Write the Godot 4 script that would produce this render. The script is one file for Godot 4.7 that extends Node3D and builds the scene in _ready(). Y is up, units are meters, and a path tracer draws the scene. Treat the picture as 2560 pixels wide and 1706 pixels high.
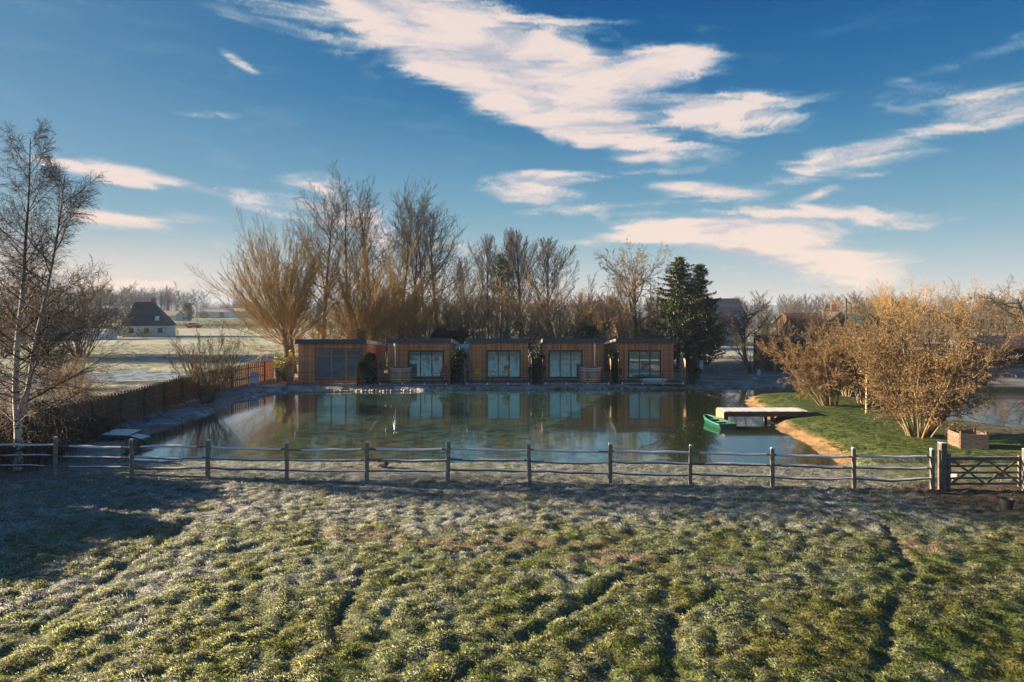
extends Node3D
# A frosty winter morning: a paddock with a post-and-rail fence, a half frozen pond,
# five timber lodges on the far bank, bare trees and a hazel-covered spit of land on the right.
# x runs right, -z runs away from the viewer, ground level at the fence is y = 0.

const WATER := -0.25
const CAM_H := 5.4

var R := RandomNumberGenerator.new()
var M := {}
var T := {}
var taken := {}
var n_bump := FastNoiseLite.new()
var n_fine := FastNoiseLite.new()
var n_patch := FastNoiseLite.new()
var n_wide := FastNoiseLite.new()


class MB:
	# collects triangles for one mesh; front faces run clockwise
	var v := PackedVector3Array()
	var n := PackedVector3Array()
	var c := PackedColorArray()
	var ix := PackedInt32Array()
	var col := Color(1, 1, 1)

	func quad(a: Vector3, b: Vector3, e: Vector3, d: Vector3) -> void:
		# a b e d run counter-clockwise seen from outside
		var m := (b - a).cross(d - a).normalized()
		var k := v.size()
		v.append(a); v.append(b); v.append(e); v.append(d)
		for i in 4:
			n.append(m); c.append(col)
		ix.append_array(PackedInt32Array([k, k + 2, k + 1, k, k + 3, k + 2]))

	func tri(a: Vector3, b: Vector3, e: Vector3) -> void:
		var m := (b - a).cross(e - a).normalized()
		var k := v.size()
		v.append(a); v.append(b); v.append(e)
		for i in 3:
			n.append(m); c.append(col)
		ix.append_array(PackedInt32Array([k, k + 2, k + 1]))

	func hexa(p: Array) -> void:
		# eight corners: 0-3 bottom ring counter-clockwise from above, 4-7 the top ring above them
		quad(p[3], p[2], p[1], p[0]); quad(p[4], p[5], p[6], p[7])
		for i in 4:
			var j := (i + 1) % 4
			quad(p[i], p[j], p[j + 4], p[i + 4])

	func box(at: Vector3, s: Vector3, b := Basis()) -> void:
		var h := s * 0.5
		var p := []
		for y in [-h.y, h.y]:
			for q in [Vector2(-h.x, h.z), Vector2(h.x, h.z), Vector2(h.x, -h.z), Vector2(-h.x, -h.z)]:
				p.append(at + b * Vector3(q.x, y, q.y))
		hexa(p)

	func soft(at: Vector3, s: Vector3, e: float, b := Basis()) -> void:
		# a box with all its edges chamfered by e
		var h := s * 0.5
		var i := h - Vector3(e, e, e)
		var f := func(x, y, z): return at + b * Vector3(x, y, z)
		for g in [-1.0, 1.0]:
			_q(f, Vector3(-i.x, g * h.y, -i.z), Vector3(i.x, g * h.y, -i.z), Vector3(i.x, g * h.y, i.z), Vector3(-i.x, g * h.y, i.z), at, b)
			_q(f, Vector3(g * h.x, -i.y, -i.z), Vector3(g * h.x, i.y, -i.z), Vector3(g * h.x, i.y, i.z), Vector3(g * h.x, -i.y, i.z), at, b)
			_q(f, Vector3(-i.x, -i.y, g * h.z), Vector3(i.x, -i.y, g * h.z), Vector3(i.x, i.y, g * h.z), Vector3(-i.x, i.y, g * h.z), at, b)
			for k in [-1.0, 1.0]:
				_q(f, Vector3(g * h.x, k * i.y, -i.z), Vector3(g * h.x, k * i.y, i.z), Vector3(g * i.x, k * h.y, i.z), Vector3(g * i.x, k * h.y, -i.z), at, b)
				_q(f, Vector3(-i.x, g * h.y, k * i.z), Vector3(i.x, g * h.y, k * i.z), Vector3(i.x, g * i.y, k * h.z), Vector3(-i.x, g * i.y, k * h.z), at, b)
				_q(f, Vector3(g * h.x, -i.y, k * i.z), Vector3(g * h.x, i.y, k * i.z), Vector3(g * i.x, i.y, k * h.z), Vector3(g * i.x, -i.y, k * h.z), at, b)
				for m in [-1.0, 1.0]:
					_t(Vector3(g * h.x, k * i.y, m * i.z), Vector3(g * i.x, k * h.y, m * i.z), Vector3(g * i.x, k * i.y, m * h.z), at, b)

	func _q(_f, a: Vector3, e: Vector3, d: Vector3, g: Vector3, at: Vector3, b: Basis) -> void:
		if (e - a).cross(g - a).dot(a + d) > 0.0:
			quad(at + b * a, at + b * e, at + b * d, at + b * g)
		else:
			quad(at + b * a, at + b * g, at + b * d, at + b * e)

	func _t(a: Vector3, e: Vector3, d: Vector3, at: Vector3, b: Basis) -> void:
		if (e - a).cross(d - a).dot(a + e + d) > 0.0:
			tri(at + b * a, at + b * e, at + b * d)
		else:
			tri(at + b * a, at + b * d, at + b * e)

	func tube(p: PackedVector3Array, r: PackedFloat32Array, sides: int, cap := false) -> void:
		var k0 := v.size()
		var np := p.size()
		var u := Vector3.ZERO
		for i in np:
			var d := (p[mini(i + 1, np - 1)] - p[maxi(i - 1, 0)]).normalized()
			if i == 0:
				u = d.cross(Vector3(0.31, 0.17, 0.93)).normalized()
			u = (u - d * u.dot(d)).normalized()
			var w := d.cross(u)
			for s in sides:
				var a := TAU * s / sides
				var o := u * cos(a) + w * sin(a)
				v.append(p[i] + o * r[i]); n.append(o); c.append(col)
			if i > 0:
				var k := k0 + (i - 1) * sides
				for s in sides:
					var t := (s + 1) % sides
					ix.append(k + s); ix.append(k + s + sides); ix.append(k + t)
					ix.append(k + t); ix.append(k + s + sides); ix.append(k + t + sides)
		if cap:
			for e in [0, np - 1]:
				var d := (p[1] - p[0]).normalized() * -1.0 if e == 0 else (p[np - 1] - p[np - 2]).normalized()
				var k := v.size()
				for s in sides:
					v.append(v[k0 + e * sides + s]); n.append(d); c.append(col)
				for s in range(1, sides - 1):
					if e == 0:
						ix.append_array(PackedInt32Array([k, k + s, k + s + 1]))
					else:
						ix.append_array(PackedInt32Array([k, k + s + 1, k + s]))

	func bar(a: Vector3, b: Vector3, r0: float, r1: float, sides := 6, cap := true) -> void:
		tube(PackedVector3Array([a, b]), PackedFloat32Array([r0, r1]), sides, cap)

	func lathe(at: Vector3, prof: PackedVector2Array, sides: int) -> void:
		# profile points (radius, height) from bottom to top, outside
		for i in prof.size() - 1:
			var a := prof[i]
			var b := prof[i + 1]
			var m2 := Vector2(b.y - a.y, a.x - b.x).normalized()
			var k := v.size()
			for s in sides + 1:
				var g := TAU * s / sides
				var o := Vector3(cos(g), 0, sin(g))
				v.append(at + o * a.x + Vector3(0, a.y, 0)); v.append(at + o * b.x + Vector3(0, b.y, 0))
				var m := (o * m2.x + Vector3(0, m2.y, 0)).normalized()
				n.append(m); n.append(m); c.append(col); c.append(col)
			for s in sides:
				var q := k + s * 2
				ix.append_array(PackedInt32Array([q, q + 2, q + 1, q + 1, q + 2, q + 3]))

	func leaf(at: Vector3, a: Vector3, b: Vector3) -> void:
		# a small kite-shaped leaf: a along, b across
		var k := v.size()
		v.append(at); v.append(at + a * 0.45 + b); v.append(at + a); v.append(at + a * 0.45 - b)
		var m := a.cross(b).normalized()
		if m.y < 0.0:
			m = -m
		for i in 4:
			n.append(m); c.append(col)
		ix.append_array(PackedInt32Array([k, k + 1, k + 2, k, k + 2, k + 3]))

	func prism(poly: PackedVector2Array, t: Transform3D, depth: float) -> void:
		# a flat outline (in x, y) given a thickness along z, from -depth/2 to depth/2
		var idx := Geometry2D.triangulate_polygon(poly)
		var cw := Geometry2D.is_polygon_clockwise(poly)
		for g in [-0.5, 0.5]:
			for i in range(0, idx.size(), 3):
				var a := t * Vector3(poly[idx[i]].x, poly[idx[i]].y, g * depth)
				var b := t * Vector3(poly[idx[i + 1]].x, poly[idx[i + 1]].y, g * depth)
				var e := t * Vector3(poly[idx[i + 2]].x, poly[idx[i + 2]].y, g * depth)
				if (b - a).cross(e - a).dot(t.basis.z) * g > 0.0:
					tri(a, b, e)
				else:
					tri(a, e, b)
		for i in poly.size():
			var j := (i + 1) % poly.size()
			var a := t * Vector3(poly[i].x, poly[i].y, -0.5 * depth)
			var b := t * Vector3(poly[j].x, poly[j].y, -0.5 * depth)
			var a2 := t * Vector3(poly[i].x, poly[i].y, 0.5 * depth)
			var b2 := t * Vector3(poly[j].x, poly[j].y, 0.5 * depth)
			if cw:
				quad(a, b, b2, a2)
			else:
				quad(b, a, a2, b2)

	func mesh(m: Material) -> ArrayMesh:
		var arr := []
		arr.resize(Mesh.ARRAY_MAX)
		arr[Mesh.ARRAY_VERTEX] = v
		arr[Mesh.ARRAY_NORMAL] = n
		arr[Mesh.ARRAY_COLOR] = c
		arr[Mesh.ARRAY_INDEX] = ix
		var out := ArrayMesh.new()
		out.add_surface_from_arrays(Mesh.PRIMITIVE_TRIANGLES, arr)
		out.surface_set_material(0, m)
		return out


func numbered(called: String) -> String:
	var k: int = taken.get(called, 0)
	taken[called] = k + 1
	return called if k == 0 else "%s_%03d" % [called, k]

func tag(o: Node, label := "", category := "", group := "", kind := "") -> void:
	if label: o.set_meta("label", label)
	if category: o.set_meta("category", category)
	if group: o.set_meta("group", group)
	if kind: o.set_meta("kind", kind)

func thing(called: String, label: String, category: String, at := Vector3.ZERO, turn := 0.0, group := "") -> Node3D:
	var o := Node3D.new()
	o.name = numbered(called)
	add_child(o)
	o.position = at
	o.rotation.y = turn
	tag(o, label, category, group)
	return o

func part(called: String, mb: MB, m: Material, parent: Node, label := "") -> MeshInstance3D:
	return put(called, mb.mesh(m), parent, label)

func put(called: String, mesh: Mesh, parent: Node, label := "") -> MeshInstance3D:
	var o := MeshInstance3D.new()
	o.name = called
	o.mesh = mesh
	parent.add_child(o, true)
	if label: o.set_meta("label", label)
	return o

func solo(called: String, mb: MB, m: Material, label: String, category: String, at := Vector3.ZERO, group := "") -> MeshInstance3D:
	var o := MeshInstance3D.new()
	o.name = numbered(called)
	o.mesh = mb.mesh(m)
	add_child(o)
	o.position = at
	tag(o, label, category, group)
	return o

func structure(called: String, mesh: Mesh) -> MeshInstance3D:
	var o := MeshInstance3D.new()
	o.name = numbered(called)
	o.mesh = mesh
	add_child(o)
	o.set_meta("kind", "structure")
	return o

func copy(o: Node3D, label: String, at: Vector3, turn := 0.0, scl := Vector3.ONE) -> Node3D:
	var base: String = String(o.name)
	var r := RegEx.create_from_string("_\\d{3}$")
	var d: Node3D = o.duplicate()
	d.name = numbered(r.sub(base, ""))
	add_child(d)
	d.position = at
	d.rotation = Vector3(0, turn, 0)
	d.scale = scl
	d.set_meta("label", label)
	return d

func lin(r: float, g: float, b: float) -> Color:
	return Color(r, g, b).linear_to_srgb()

func noise_tex(sd: int, freq: float, oct: int, contrast: float, bright: float, size := 512, kind := FastNoiseLite.TYPE_SIMPLEX_SMOOTH) -> ImageTexture:
	var f := FastNoiseLite.new()
	f.seed = sd
	f.noise_type = kind
	f.frequency = freq
	f.fractal_octaves = oct
	f.fractal_gain = 0.6
	var im := f.get_seamless_image(size, size)
	im.convert(Image.FORMAT_RGB8)
	im.adjust_bcs(1.0, contrast, 1.0)
	im.adjust_bcs(bright, 1.0, 1.0)
	return ImageTexture.create_from_image(im)

func mat(key: String, c: Color, rough: float, tex = null, scale := Vector3.ONE, world := false, bump := 0.0, bump_tex = null) -> StandardMaterial3D:
	# c is an sRGB colour (use lin() for linear values)
	var m := StandardMaterial3D.new()
	m.resource_name = key
	m.albedo_color = c
	m.roughness = rough
	m.vertex_color_use_as_albedo = true
	if tex or bump_tex:
		m.uv1_triplanar = true
		m.uv1_world_triplanar = world
		m.uv1_scale = scale
	if tex:
		m.albedo_texture = tex
	if bump > 0.0:
		m.heightmap_enabled = true
		m.heightmap_texture = bump_tex if bump_tex else tex
		m.heightmap_scale = bump
	M[key] = m
	return m

func jit(c: Color, amount: float) -> Color:
	var k := 1.0 + R.randf_range(-amount, amount)
	return Color(c.r * k, c.g * k * (1.0 + R.randf_range(-0.15, 0.15) * amount), c.b * k)

func make_materials() -> void:
	n_bump.seed = 3; n_bump.frequency = 0.9; n_bump.fractal_octaves = 3
	n_fine.seed = 8; n_fine.frequency = 1.0; n_fine.fractal_octaves = 3
	n_patch.seed = 21; n_patch.frequency = 0.55; n_patch.fractal_octaves = 3
	n_wide.seed = 4; n_wide.frequency = 0.05; n_wide.fractal_octaves = 3
	T.soil = noise_tex(11, 0.035, 5, 0.9, 1.7)
	T.blotch = noise_tex(12, 0.012, 5, 0.7, 1.7)
	T.grain = noise_tex(13, 0.03, 4, 0.8, 1.7, 256)
	T.speck = noise_tex(14, 0.09, 3, 0.8, 1.7, 256)
	T.ripple = noise_tex(15, 0.02, 4, 1.0, 1.0, 512)
	T.gloss = noise_tex(16, 0.012, 5, 1.1, 0.11, 512)
	mat("ground", Color(1.17, 1.17, 1.17), 0.95, T.soil, Vector3(0.9, 0.9, 0.9), true, 2.5)
	var g := mat("grass", Color(1, 1, 1), 0.6)
	g.backlight_enabled = true
	g.backlight = Color(0.5, 0.5, 0.3)
	g.cull_mode = BaseMaterial3D.CULL_DISABLED
	var r := mat("rime", Color(1, 1, 1), 0.7)
	r.backlight_enabled = true
	r.backlight = Color(0.45, 0.45, 0.45)
	r.cull_mode = BaseMaterial3D.CULL_DISABLED
	# murky water, a skin of ice over most of it
	var w := mat("water", lin(0.03, 0.045, 0.018), 0.02, null, Vector3(0.35, 0.35, 0.35), true, 0.35, T.ripple)
	w.metallic = 0.3
	w.clearcoat_enabled = true
	w.clearcoat = 0.6
	w.clearcoat_roughness = 0.02
	w.metallic_specular = 0.5
	w.vertex_color_use_as_albedo = false
	var i := mat("ice", lin(0.12, 0.27, 0.205), 1.0, T.blotch, Vector3(0.16, 0.16, 0.30), true, 0.3, T.ripple)
	i.roughness_texture = T.gloss
	i.metallic = 0.55
	i.clearcoat_enabled = true
	i.clearcoat = 0.8
	i.clearcoat_roughness = 0.05
	i.metallic_specular = 0.55
	i.vertex_color_use_as_albedo = false
	var fl := mat("flood", lin(0.30, 0.36, 0.42), 0.25, T.blotch, Vector3(0.1, 0.1, 0.1), true)
	fl.vertex_color_use_as_albedo = false
	# timber: vertex colours carry each board's own tone, and warm light painted on the board fence
	mat("upright_wood", Color(1.17, 1.17, 1.17), 0.75, T.grain, Vector3(6, 0.5, 6), false, 0.3)
	mat("lying_wood", Color(1.17, 1.17, 1.17), 0.75, T.grain, Vector3(0.6, 6, 6), false, 0.3)
	mat("plain", Color(1, 1, 1), 0.6)
	mat("rough", Color(1.17, 1.17, 1.17), 0.9, T.speck, Vector3(2, 2, 2))
	mat("frost", lin(1.0, 1.03, 1.06), 0.8, T.speck, Vector3(6, 6, 6), false, 0.4)
	mat("bark", Color(1.17, 1.17, 1.17), 0.9, T.speck, Vector3(3, 1, 3))
	var sw := mat("straw", lin(0.34, 0.29, 0.20), 0.8)
	sw.cull_mode = BaseMaterial3D.CULL_DISABLED
	mat("twig", Color(1, 1, 1), 0.8)
	mat("satin", Color(1, 1, 1), 0.35)
	var st := mat("steel", lin(0.6, 0.6, 0.6), 0.3)
	st.metallic = 1.0
	var gl := mat("glass", Color(0.55, 0.70, 0.75, 0.35), 0.03)
	gl.transparency = BaseMaterial3D.TRANSPARENCY_ALPHA
	gl.metallic = 0.6
	gl.metallic_specular = 0.6
	gl.vertex_color_use_as_albedo = false
	var lf := mat("leaf", Color(1, 1, 1), 0.5)
	lf.backlight_enabled = true
	lf.backlight = Color(0.4, 0.4, 0.25)
	lf.cull_mode = BaseMaterial3D.CULL_DISABLED
	var dl := mat("dry_leaf", Color(1, 1, 1), 0.85)
	dl.backlight_enabled = true
	dl.backlight = Color(0.5, 0.42, 0.3)
	dl.cull_mode = BaseMaterial3D.CULL_DISABLED

# ------------------------------------------------------------------ sky, light, camera

func sky_color(az: float, el: float) -> Color:
	# clear air, by height above the horizon; paler towards the low sun on the left
	var stops := [0.0, Color(0.86, 0.79, 0.72), 2.5, Color(0.70, 0.76, 0.78), 6.0, Color(0.53, 0.68, 0.75), 11.0, Color(0.36, 0.57, 0.70), 17.0, Color(0.18, 0.435, 0.63), 25.0, Color(0.055, 0.32, 0.545), 50.0, Color(0.075, 0.325, 0.55), 90.0, Color(0.07, 0.31, 0.53)]
	var c: Color = stops[15]
	for i in range(0, 14, 2):
		if el < stops[i + 2]:
			c = (stops[i + 1] as Color).lerp(stops[i + 3], clampf((el - stops[i]) / (stops[i + 2] - stops[i]), 0.0, 1.0))
			break
	var off := acos(clampf(cos(deg_to_rad(el - 12.0)) * cos(deg_to_rad(az + 81.0)), -1.0, 1.0)) * 57.3
	var near := 1.0 - smoothstep(10.0, 95.0, off)
	c = c.lerp(Color(0.64, 0.72, 0.78), near * 0.62)
	return c.lerp(Color(0.97, 0.87, 0.78), (1.0 - smoothstep(0.0, 8.0, el)) * clampf(near * 1.3 + 0.15, 0.0, 0.8))

func streaks() -> PackedFloat32Array:
	# azimuth, height, half length, half width (degrees), tilt, strength of each bank of cirrus
	var s := PackedFloat32Array([
		-9.5, 22.3, 13.9, 3.5, -18, 1.1, 4.8, 19.3, 11.0, 3.9, -20, 1.05, 2.0, 16.6, 11.1, 2.3, -25, 0.9, 13.5, 19.5, 3.3, 1.96, 10, 0.9, 18.5, 15.3, 4.8, 1.59, -3, 0.9,
		7.0, 14.7, 8.3, 1.33, -15, 0.5, 6.7, 13.5, 1.3, 0.4, 8, 0.7, 10.3, 12.2, 3.0, 0.4, 0, 0.5, 28.3, 11.6, 9.8, 1.42, 12, 0.9, 31.4, 14.5, 7.5, 1.15, -8, 0.45,
		35.6, 17.1, 4.6, 0.76, 8, 0.7, 28.1, 9.8, 1.5, 0.3, 0, 0.4, 15.1, 9.7, 3.9, 0.71, -8, 0.8, 23.9, 8.7, 1.4, 0.43, 15, 0.75, 22.9, 7.0, 9.6, 1.6, -3, 0.9,
		18.4, 5.6, 10.2, 1.3, -8, 0.9, 22.9, 3.5, 10.2, 1.55, -12, 0.9, 11.9, 6.1, 5.9, 0.72, 6, 0.7, 3.0, 9.4, 4.2, 1.7, -8, 0.95, 1.7, 11.0, 4.0, 0.74, 0, 0.6,
		6.7, 10.6, 3.7, 0.33, 6, 0.4, -22.0, 18.7, 1.6, 0.44, -30, 0.6, -25.2, 14.5, 3.3, 0.36, 3, 0.5, -30.9, 9.6, 3.7, 0.63, -10, 0.9, -25.1, 9.1, 7.6, 0.49, -14, 0.6,
		-19.1, 8.6, 4.8, 0.57, -8, 0.5, -30.6, 6.4, 3.5, 0.69, 0, 0.9, -25.2, 7.0, 2.7, 0.55, -5, 0.7, -24.6, 5.2, 3.7, 0.43, -10, 0.5, -14.1, 8.1, 4.6, 1.95, -30, 0.7,
		-9.0, 5.7, 5.0, 1.33, -10, 0.6, -29.1, 1.8, 7.6, 0.73, -2, 0.9, -31.1, 3.1, 3.4, 0.4, 0, 0.4, -36.0, 3.6, 2.7, 1.09, 0, 0.6, -25.4, 21.6, 7.6, 0.76, 4, 0.3])
	R.seed = 77
	for i in 90:
		var az := R.randf_range(46.0, 314.0)
		var el := R.randf_range(2.0, 34.0) if i < 62 else R.randf_range(30.0, 75.0)
		var l := R.randf_range(4.0, 13.0)
		s.append_array(PackedFloat32Array([az if az < 180.0 else az - 360.0, el, l, l * R.randf_range(0.1, 0.26), R.randf_range(-22.0, 12.0), R.randf_range(0.4, 1.0)]))
	return s

func paint_sky(w: int, h: int, c0: int, c1: int, r0: int, r1: int, banks: PackedFloat32Array) -> Image:
	# columns c0..c1 (from -w/2, column 0 straight ahead) and rows r0..r1 (from the zenith) of a panorama of w by h
	var nw := c1 - c0
	var nh := r1 - r0
	var cov := PackedFloat32Array()
	cov.resize(nw * nh)
	var px := 360.0 / w
	for b in range(0, banks.size(), 6):
		var ca := cos(deg_to_rad(banks[b + 4]))
		var sa := sin(deg_to_rad(banks[b + 4]))
		var la := banks[b + 2]
		var lb := banks[b + 3] * 0.86
		var el0 := banks[b + 1]
		var force := banks[b + 5] * (1.25 if lb < 0.75 else 1.0)
		var sq := cos(deg_to_rad(el0))
		var ex := (absf(la * ca) + absf(lb * sa)) * 2.0 / sq
		var ey := (absf(la * sa) + absf(lb * ca)) * 2.0
		for r in range(maxi(0, int((90.0 - el0 - ey) / px) - r0), mini(nh, int((90.0 - el0 + ey) / px) - r0)):
			var dy := 90.0 - (r + r0 + 0.5) * px - el0
			for q in range(maxi(0, int((banks[b] - ex) / px) - c0), mini(nw, int((banks[b] + ex) / px) - c0)):
				var dx := ((q + c0 + 0.5) * px - banks[b]) * sq
				var u := (dx * ca + dy * sa) / la
				var t := (dy * ca - dx * sa) / lb
				var e := u * u + t * t
				if e < 4.0:
					var k := 1.0 - e * 0.25
					cov[r * nw + q] += force * k * k * k
	var wisp := FastNoiseLite.new()
	wisp.seed = 5
	wisp.frequency = 0.19
	wisp.fractal_octaves = 6
	wisp.fractal_gain = 0.56
	wisp.domain_warp_enabled = true
	wisp.domain_warp_amplitude = 5.5
	wisp.domain_warp_frequency = 0.11
	wisp.domain_warp_fractal_octaves = 4
	var out := PackedByteArray()
	out.resize(nw * nh * 3)
	for r in nh:
		var el := 90.0 - (r + r0 + 0.5) * px
		var sq := cos(deg_to_rad(clampf(el, 0.0, 70.0)))
		for q in nw:
			var az := (q + c0 + 0.5) * px
			var c := sky_color(az, maxf(el, 0.0))
			var d := minf(cov[r * nw + q], 1.25)
			var x := az * sq
			var f := wisp.get_noise_2d(x * 0.52 + el * 0.42, el * 2.5)
			if d > 0.02:
				var a := smoothstep(0.13, 1.02, d * 0.98 + f * (0.34 + 0.62 * (1.0 - absf(d - 0.5))) - 0.10)
				var body := Color(0.94, 0.86, 0.825).lerp(Color(0.97, 0.87, 0.79), clampf(1.0 - el / 10.0, 0.0, 1.0))
				body = body.lerp(Color(0.62, 0.66, 0.75), clampf(0.5 - f * 1.1 - d * 0.3, 0.0, 0.62))
				c = c.lerp(body, a * 0.96)
			elif f > 0.15:
				c = c.lerp(Color(0.80, 0.80, 0.82), minf((f - 0.15) * 0.25, 0.08))
			var o := (r * nw + q) * 3
			out[o] = int(clampf(c.r, 0.0, 1.0) * 255.0 + 0.5)
			out[o + 1] = int(clampf(c.g, 0.0, 1.0) * 255.0 + 0.5)
			out[o + 2] = int(clampf(c.b, 0.0, 1.0) * 255.0 + 0.5)
	return Image.create_from_data(nw, nh, false, Image.FORMAT_RGB8, out)

func make_sky() -> Sky:
	var banks := streaks()
	var w := 4096
	var h := 2048
	var coarse := paint_sky(w / 4, h / 4, -w / 8, w / 8, 0, h / 8 + 4, banks)
	var full := Image.create(w / 4, h / 4, false, Image.FORMAT_RGB8)
	full.fill(Color(0.30, 0.31, 0.28))
	full.blit_rect(coarse, Rect2i(w / 8, 0, w / 8, h / 8 + 4), Vector2i(0, 0))
	full.blit_rect(coarse, Rect2i(0, 0, w / 8, h / 8 + 4), Vector2i(w / 8, 0))
	full.resize(w, h, Image.INTERPOLATE_CUBIC)
	var half := 490
	var top := 690
	var rows := h / 2 + 2 - top
	var fine := paint_sky(w, h, -half, half, top, top + rows, banks)
	full.blit_rect(fine, Rect2i(half, 0, half, rows), Vector2i(0, top))
	full.blit_rect(fine, Rect2i(0, 0, half, rows), Vector2i(w - half, top))
	var pm := PanoramaSkyMaterial.new()
	pm.panorama = ImageTexture.create_from_image(full)
	var sky := Sky.new()
	sky.sky_material = pm
	return sky

func light_and_lens() -> void:
	var cam := Camera3D.new()
	cam.name = "camera"
	add_child(cam)
	cam.position = Vector3(0, CAM_H, 0)
	cam.near = 0.1
	cam.far = 6000.0
	cam.set_frustum(0.1 * 1706.0 / 1707.0, Vector2(0, -0.1 * 81.0 / 1707.0), 0.1, 6000.0)
	cam.current = true
	var e := Environment.new()
	e.background_mode = Environment.BG_SKY
	e.sky = make_sky()
	e.background_energy_multiplier = 0.245
	e.tonemap_mode = Environment.TONE_MAPPER_LINEAR
	e.tonemap_exposure = 4.35
	e.fog_enabled = true
	e.fog_density = 0.0003
	e.fog_light_color = Color(0.72, 0.84, 1.0)
	e.sdfgi_enabled = true
	e.ssao_enabled = true
	e.ssil_enabled = true
	var we := WorldEnvironment.new()
	we.name = "environment"
	we.environment = e
	add_child(we)
	var sun := DirectionalLight3D.new()
	sun.name = "sun"
	add_child(sun)
	var el := deg_to_rad(12.5)
	var az := deg_to_rad(9.0)
	var to := Vector3(cos(el) * cos(az), -sin(el), cos(el) * sin(az))
	sun.look_at_from_position(Vector3.ZERO, to, Vector3.UP)
	sun.light_energy = 1.6
	sun.light_color = Color(1.0, 0.88, 0.72)
	sun.light_angular_distance = 0.5
	sun.shadow_enabled = true

# ------------------------------------------------------------------ the lie of the land (x, d): d metres away

var shore := PackedVector2Array([
	Vector2(-15.65, 45.28), Vector2(-16.49, 41.39), Vector2(-16.02, 35.99), Vector2(-16.17, 33.26), Vector2(-16.09, 30.52), Vector2(-15.54, 28.37), Vector2(-15.1, 26.57), Vector2(-14.19, 25.18),
	Vector2(-12.2, 24.79), Vector2(-8.38, 24.67), Vector2(-4.03, 24.54), Vector2(1.71, 24.35), Vector2(7.4, 24.29), Vector2(10.27, 24.2), Vector2(11.9, 24.3),
	Vector2(12.05, 26.5), Vector2(12.25, 28.96), Vector2(12.4, 31.83), Vector2(12.82, 34.08), Vector2(13.21, 36.67), Vector2(13.65, 39.37), Vector2(14.21, 41.75), Vector2(15.2, 43.5), Vector2(16.8, 44.3), Vector2(19.1, 44.2),
	Vector2(21.2, 42.6), Vector2(21.6, 38.5), Vector2(21.3, 34.7), Vector2(22.2, 33.4), Vector2(23.4, 31.6), Vector2(25.2, 30.1), Vector2(30.0, 29.0), Vector2(44.0, 30.0), Vector2(48.0, 40.0), Vector2(44.0, 50.8),
	Vector2(38.06, 50.76), Vector2(29.71, 49.71), Vector2(20.22, 48.47), Vector2(11.98, 48.2), Vector2(6.18, 47.55), Vector2(0.56, 47.2), Vector2(-4.94, 46.75), Vector2(-10.37, 46.5), Vector2(-12.98, 46.15)])

var ruts := [
	PackedVector2Array([Vector2(-8.2, 17.4), Vector2(-8.13, 15.3), Vector2(-8.07, 13.0), Vector2(-8.0, 11.3), Vector2(-7.95, 8.0)]),
	PackedVector2Array([Vector2(2.3, 13.9), Vector2(1.75, 13.0), Vector2(0.9, 12.0), Vector2(-0.05, 10.97), Vector2(-1.4, 9.2)]),
	PackedVector2Array([Vector2(4.04, 13.1), Vector2(2.8, 11.9), Vector2(2.4, 10.4), Vector2(2.3, 8.0)]),
	PackedVector2Array([Vector2(9.3, 17.0), Vector2(8.3, 14.0), Vector2(7.05, 12.6), Vector2(6.57, 11.9), Vector2(6.0, 10.9), Vector2(5.25, 9.9), Vector2(4.6, 8.0)]),
	PackedVector2Array([Vector2(-3.1, 14.1), Vector2(-3.0, 12.6), Vector2(-3.05, 11.4)])]

func edge_distance(p: Vector2) -> float:
	# metres to the waterline, negative in the water
	var best := 1e9
	for i in shore.size():
		var q := Geometry2D.get_closest_point_to_segment(p, shore[i], shore[(i + 1) % shore.size()])
		best = minf(best, p.distance_squared_to(q))
	best = sqrt(best)
	return -best if Geometry2D.is_point_in_polygon(p, shore) else best

func shore_at(x: float, d: float) -> float:
	if x < -20.0 or x > 52.0 or d < 21.0 or d > 55.0:
		return 9.0
	var s := edge_distance(Vector2(x, d))
	return s + n_fine.get_noise_2d(x * 0.9, d * 0.9) * 0.28 + n_fine.get_noise_2d(x * 4.0, d * 4.0) * 0.07

func rut_at(x: float, d: float) -> float:
	# 1 in the middle of a wheel track or trodden path, 0 away from it
	if d > 18.0 or d < 7.0:
		return 0.0
	var best := 1.0
	for r: PackedVector2Array in ruts:
		for i in r.size() - 1:
			best = minf(best, Vector2(x, d).distance_to(Geometry2D.get_closest_point_to_segment(Vector2(x, d), r[i], r[i + 1])))
	best += n_fine.get_noise_2d(x * 3.0, d * 3.0) * 0.07
	return 1.0 - smoothstep(0.03, 0.16, best)

func bare_at(x: float, d: float) -> float:
	# 1 on the worn brown patches in the middle of the paddock
	if d < 12.0 or d > 17.5:
		return 0.0
	var best := 0.0
	for e: Array in [[-0.4, 15.7, 2.3, 0.45], [2.2, 14.8, 1.3, 0.35], [4.3, 14.2, 0.7, 0.22], [9.4, 15.6, 1.2, 0.5], [-3.6, 16.3, 1.4, 0.3]]:
		var u: float = (x - e[0]) / e[2]
		var t: float = (d - e[1]) / e[3]
		best = maxf(best, 1.0 - smoothstep(0.3, 1.3, u * u + t * t + n_fine.get_noise_2d(x * 1.7, d * 2.6) * 1.3))
	return best

func puddle_at(x: float, d: float) -> float:
	# below 0 inside the flooded hollow in the field on the left
	var u := (x + 34.0) / 13.0
	var t := (d - 54.0 - (x + 34.0) * 0.06) / 3.6
	return u * u + t * t - 1.0 + n_fine.get_noise_2d(x * 0.35, d * 0.9) * 0.75

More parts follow.
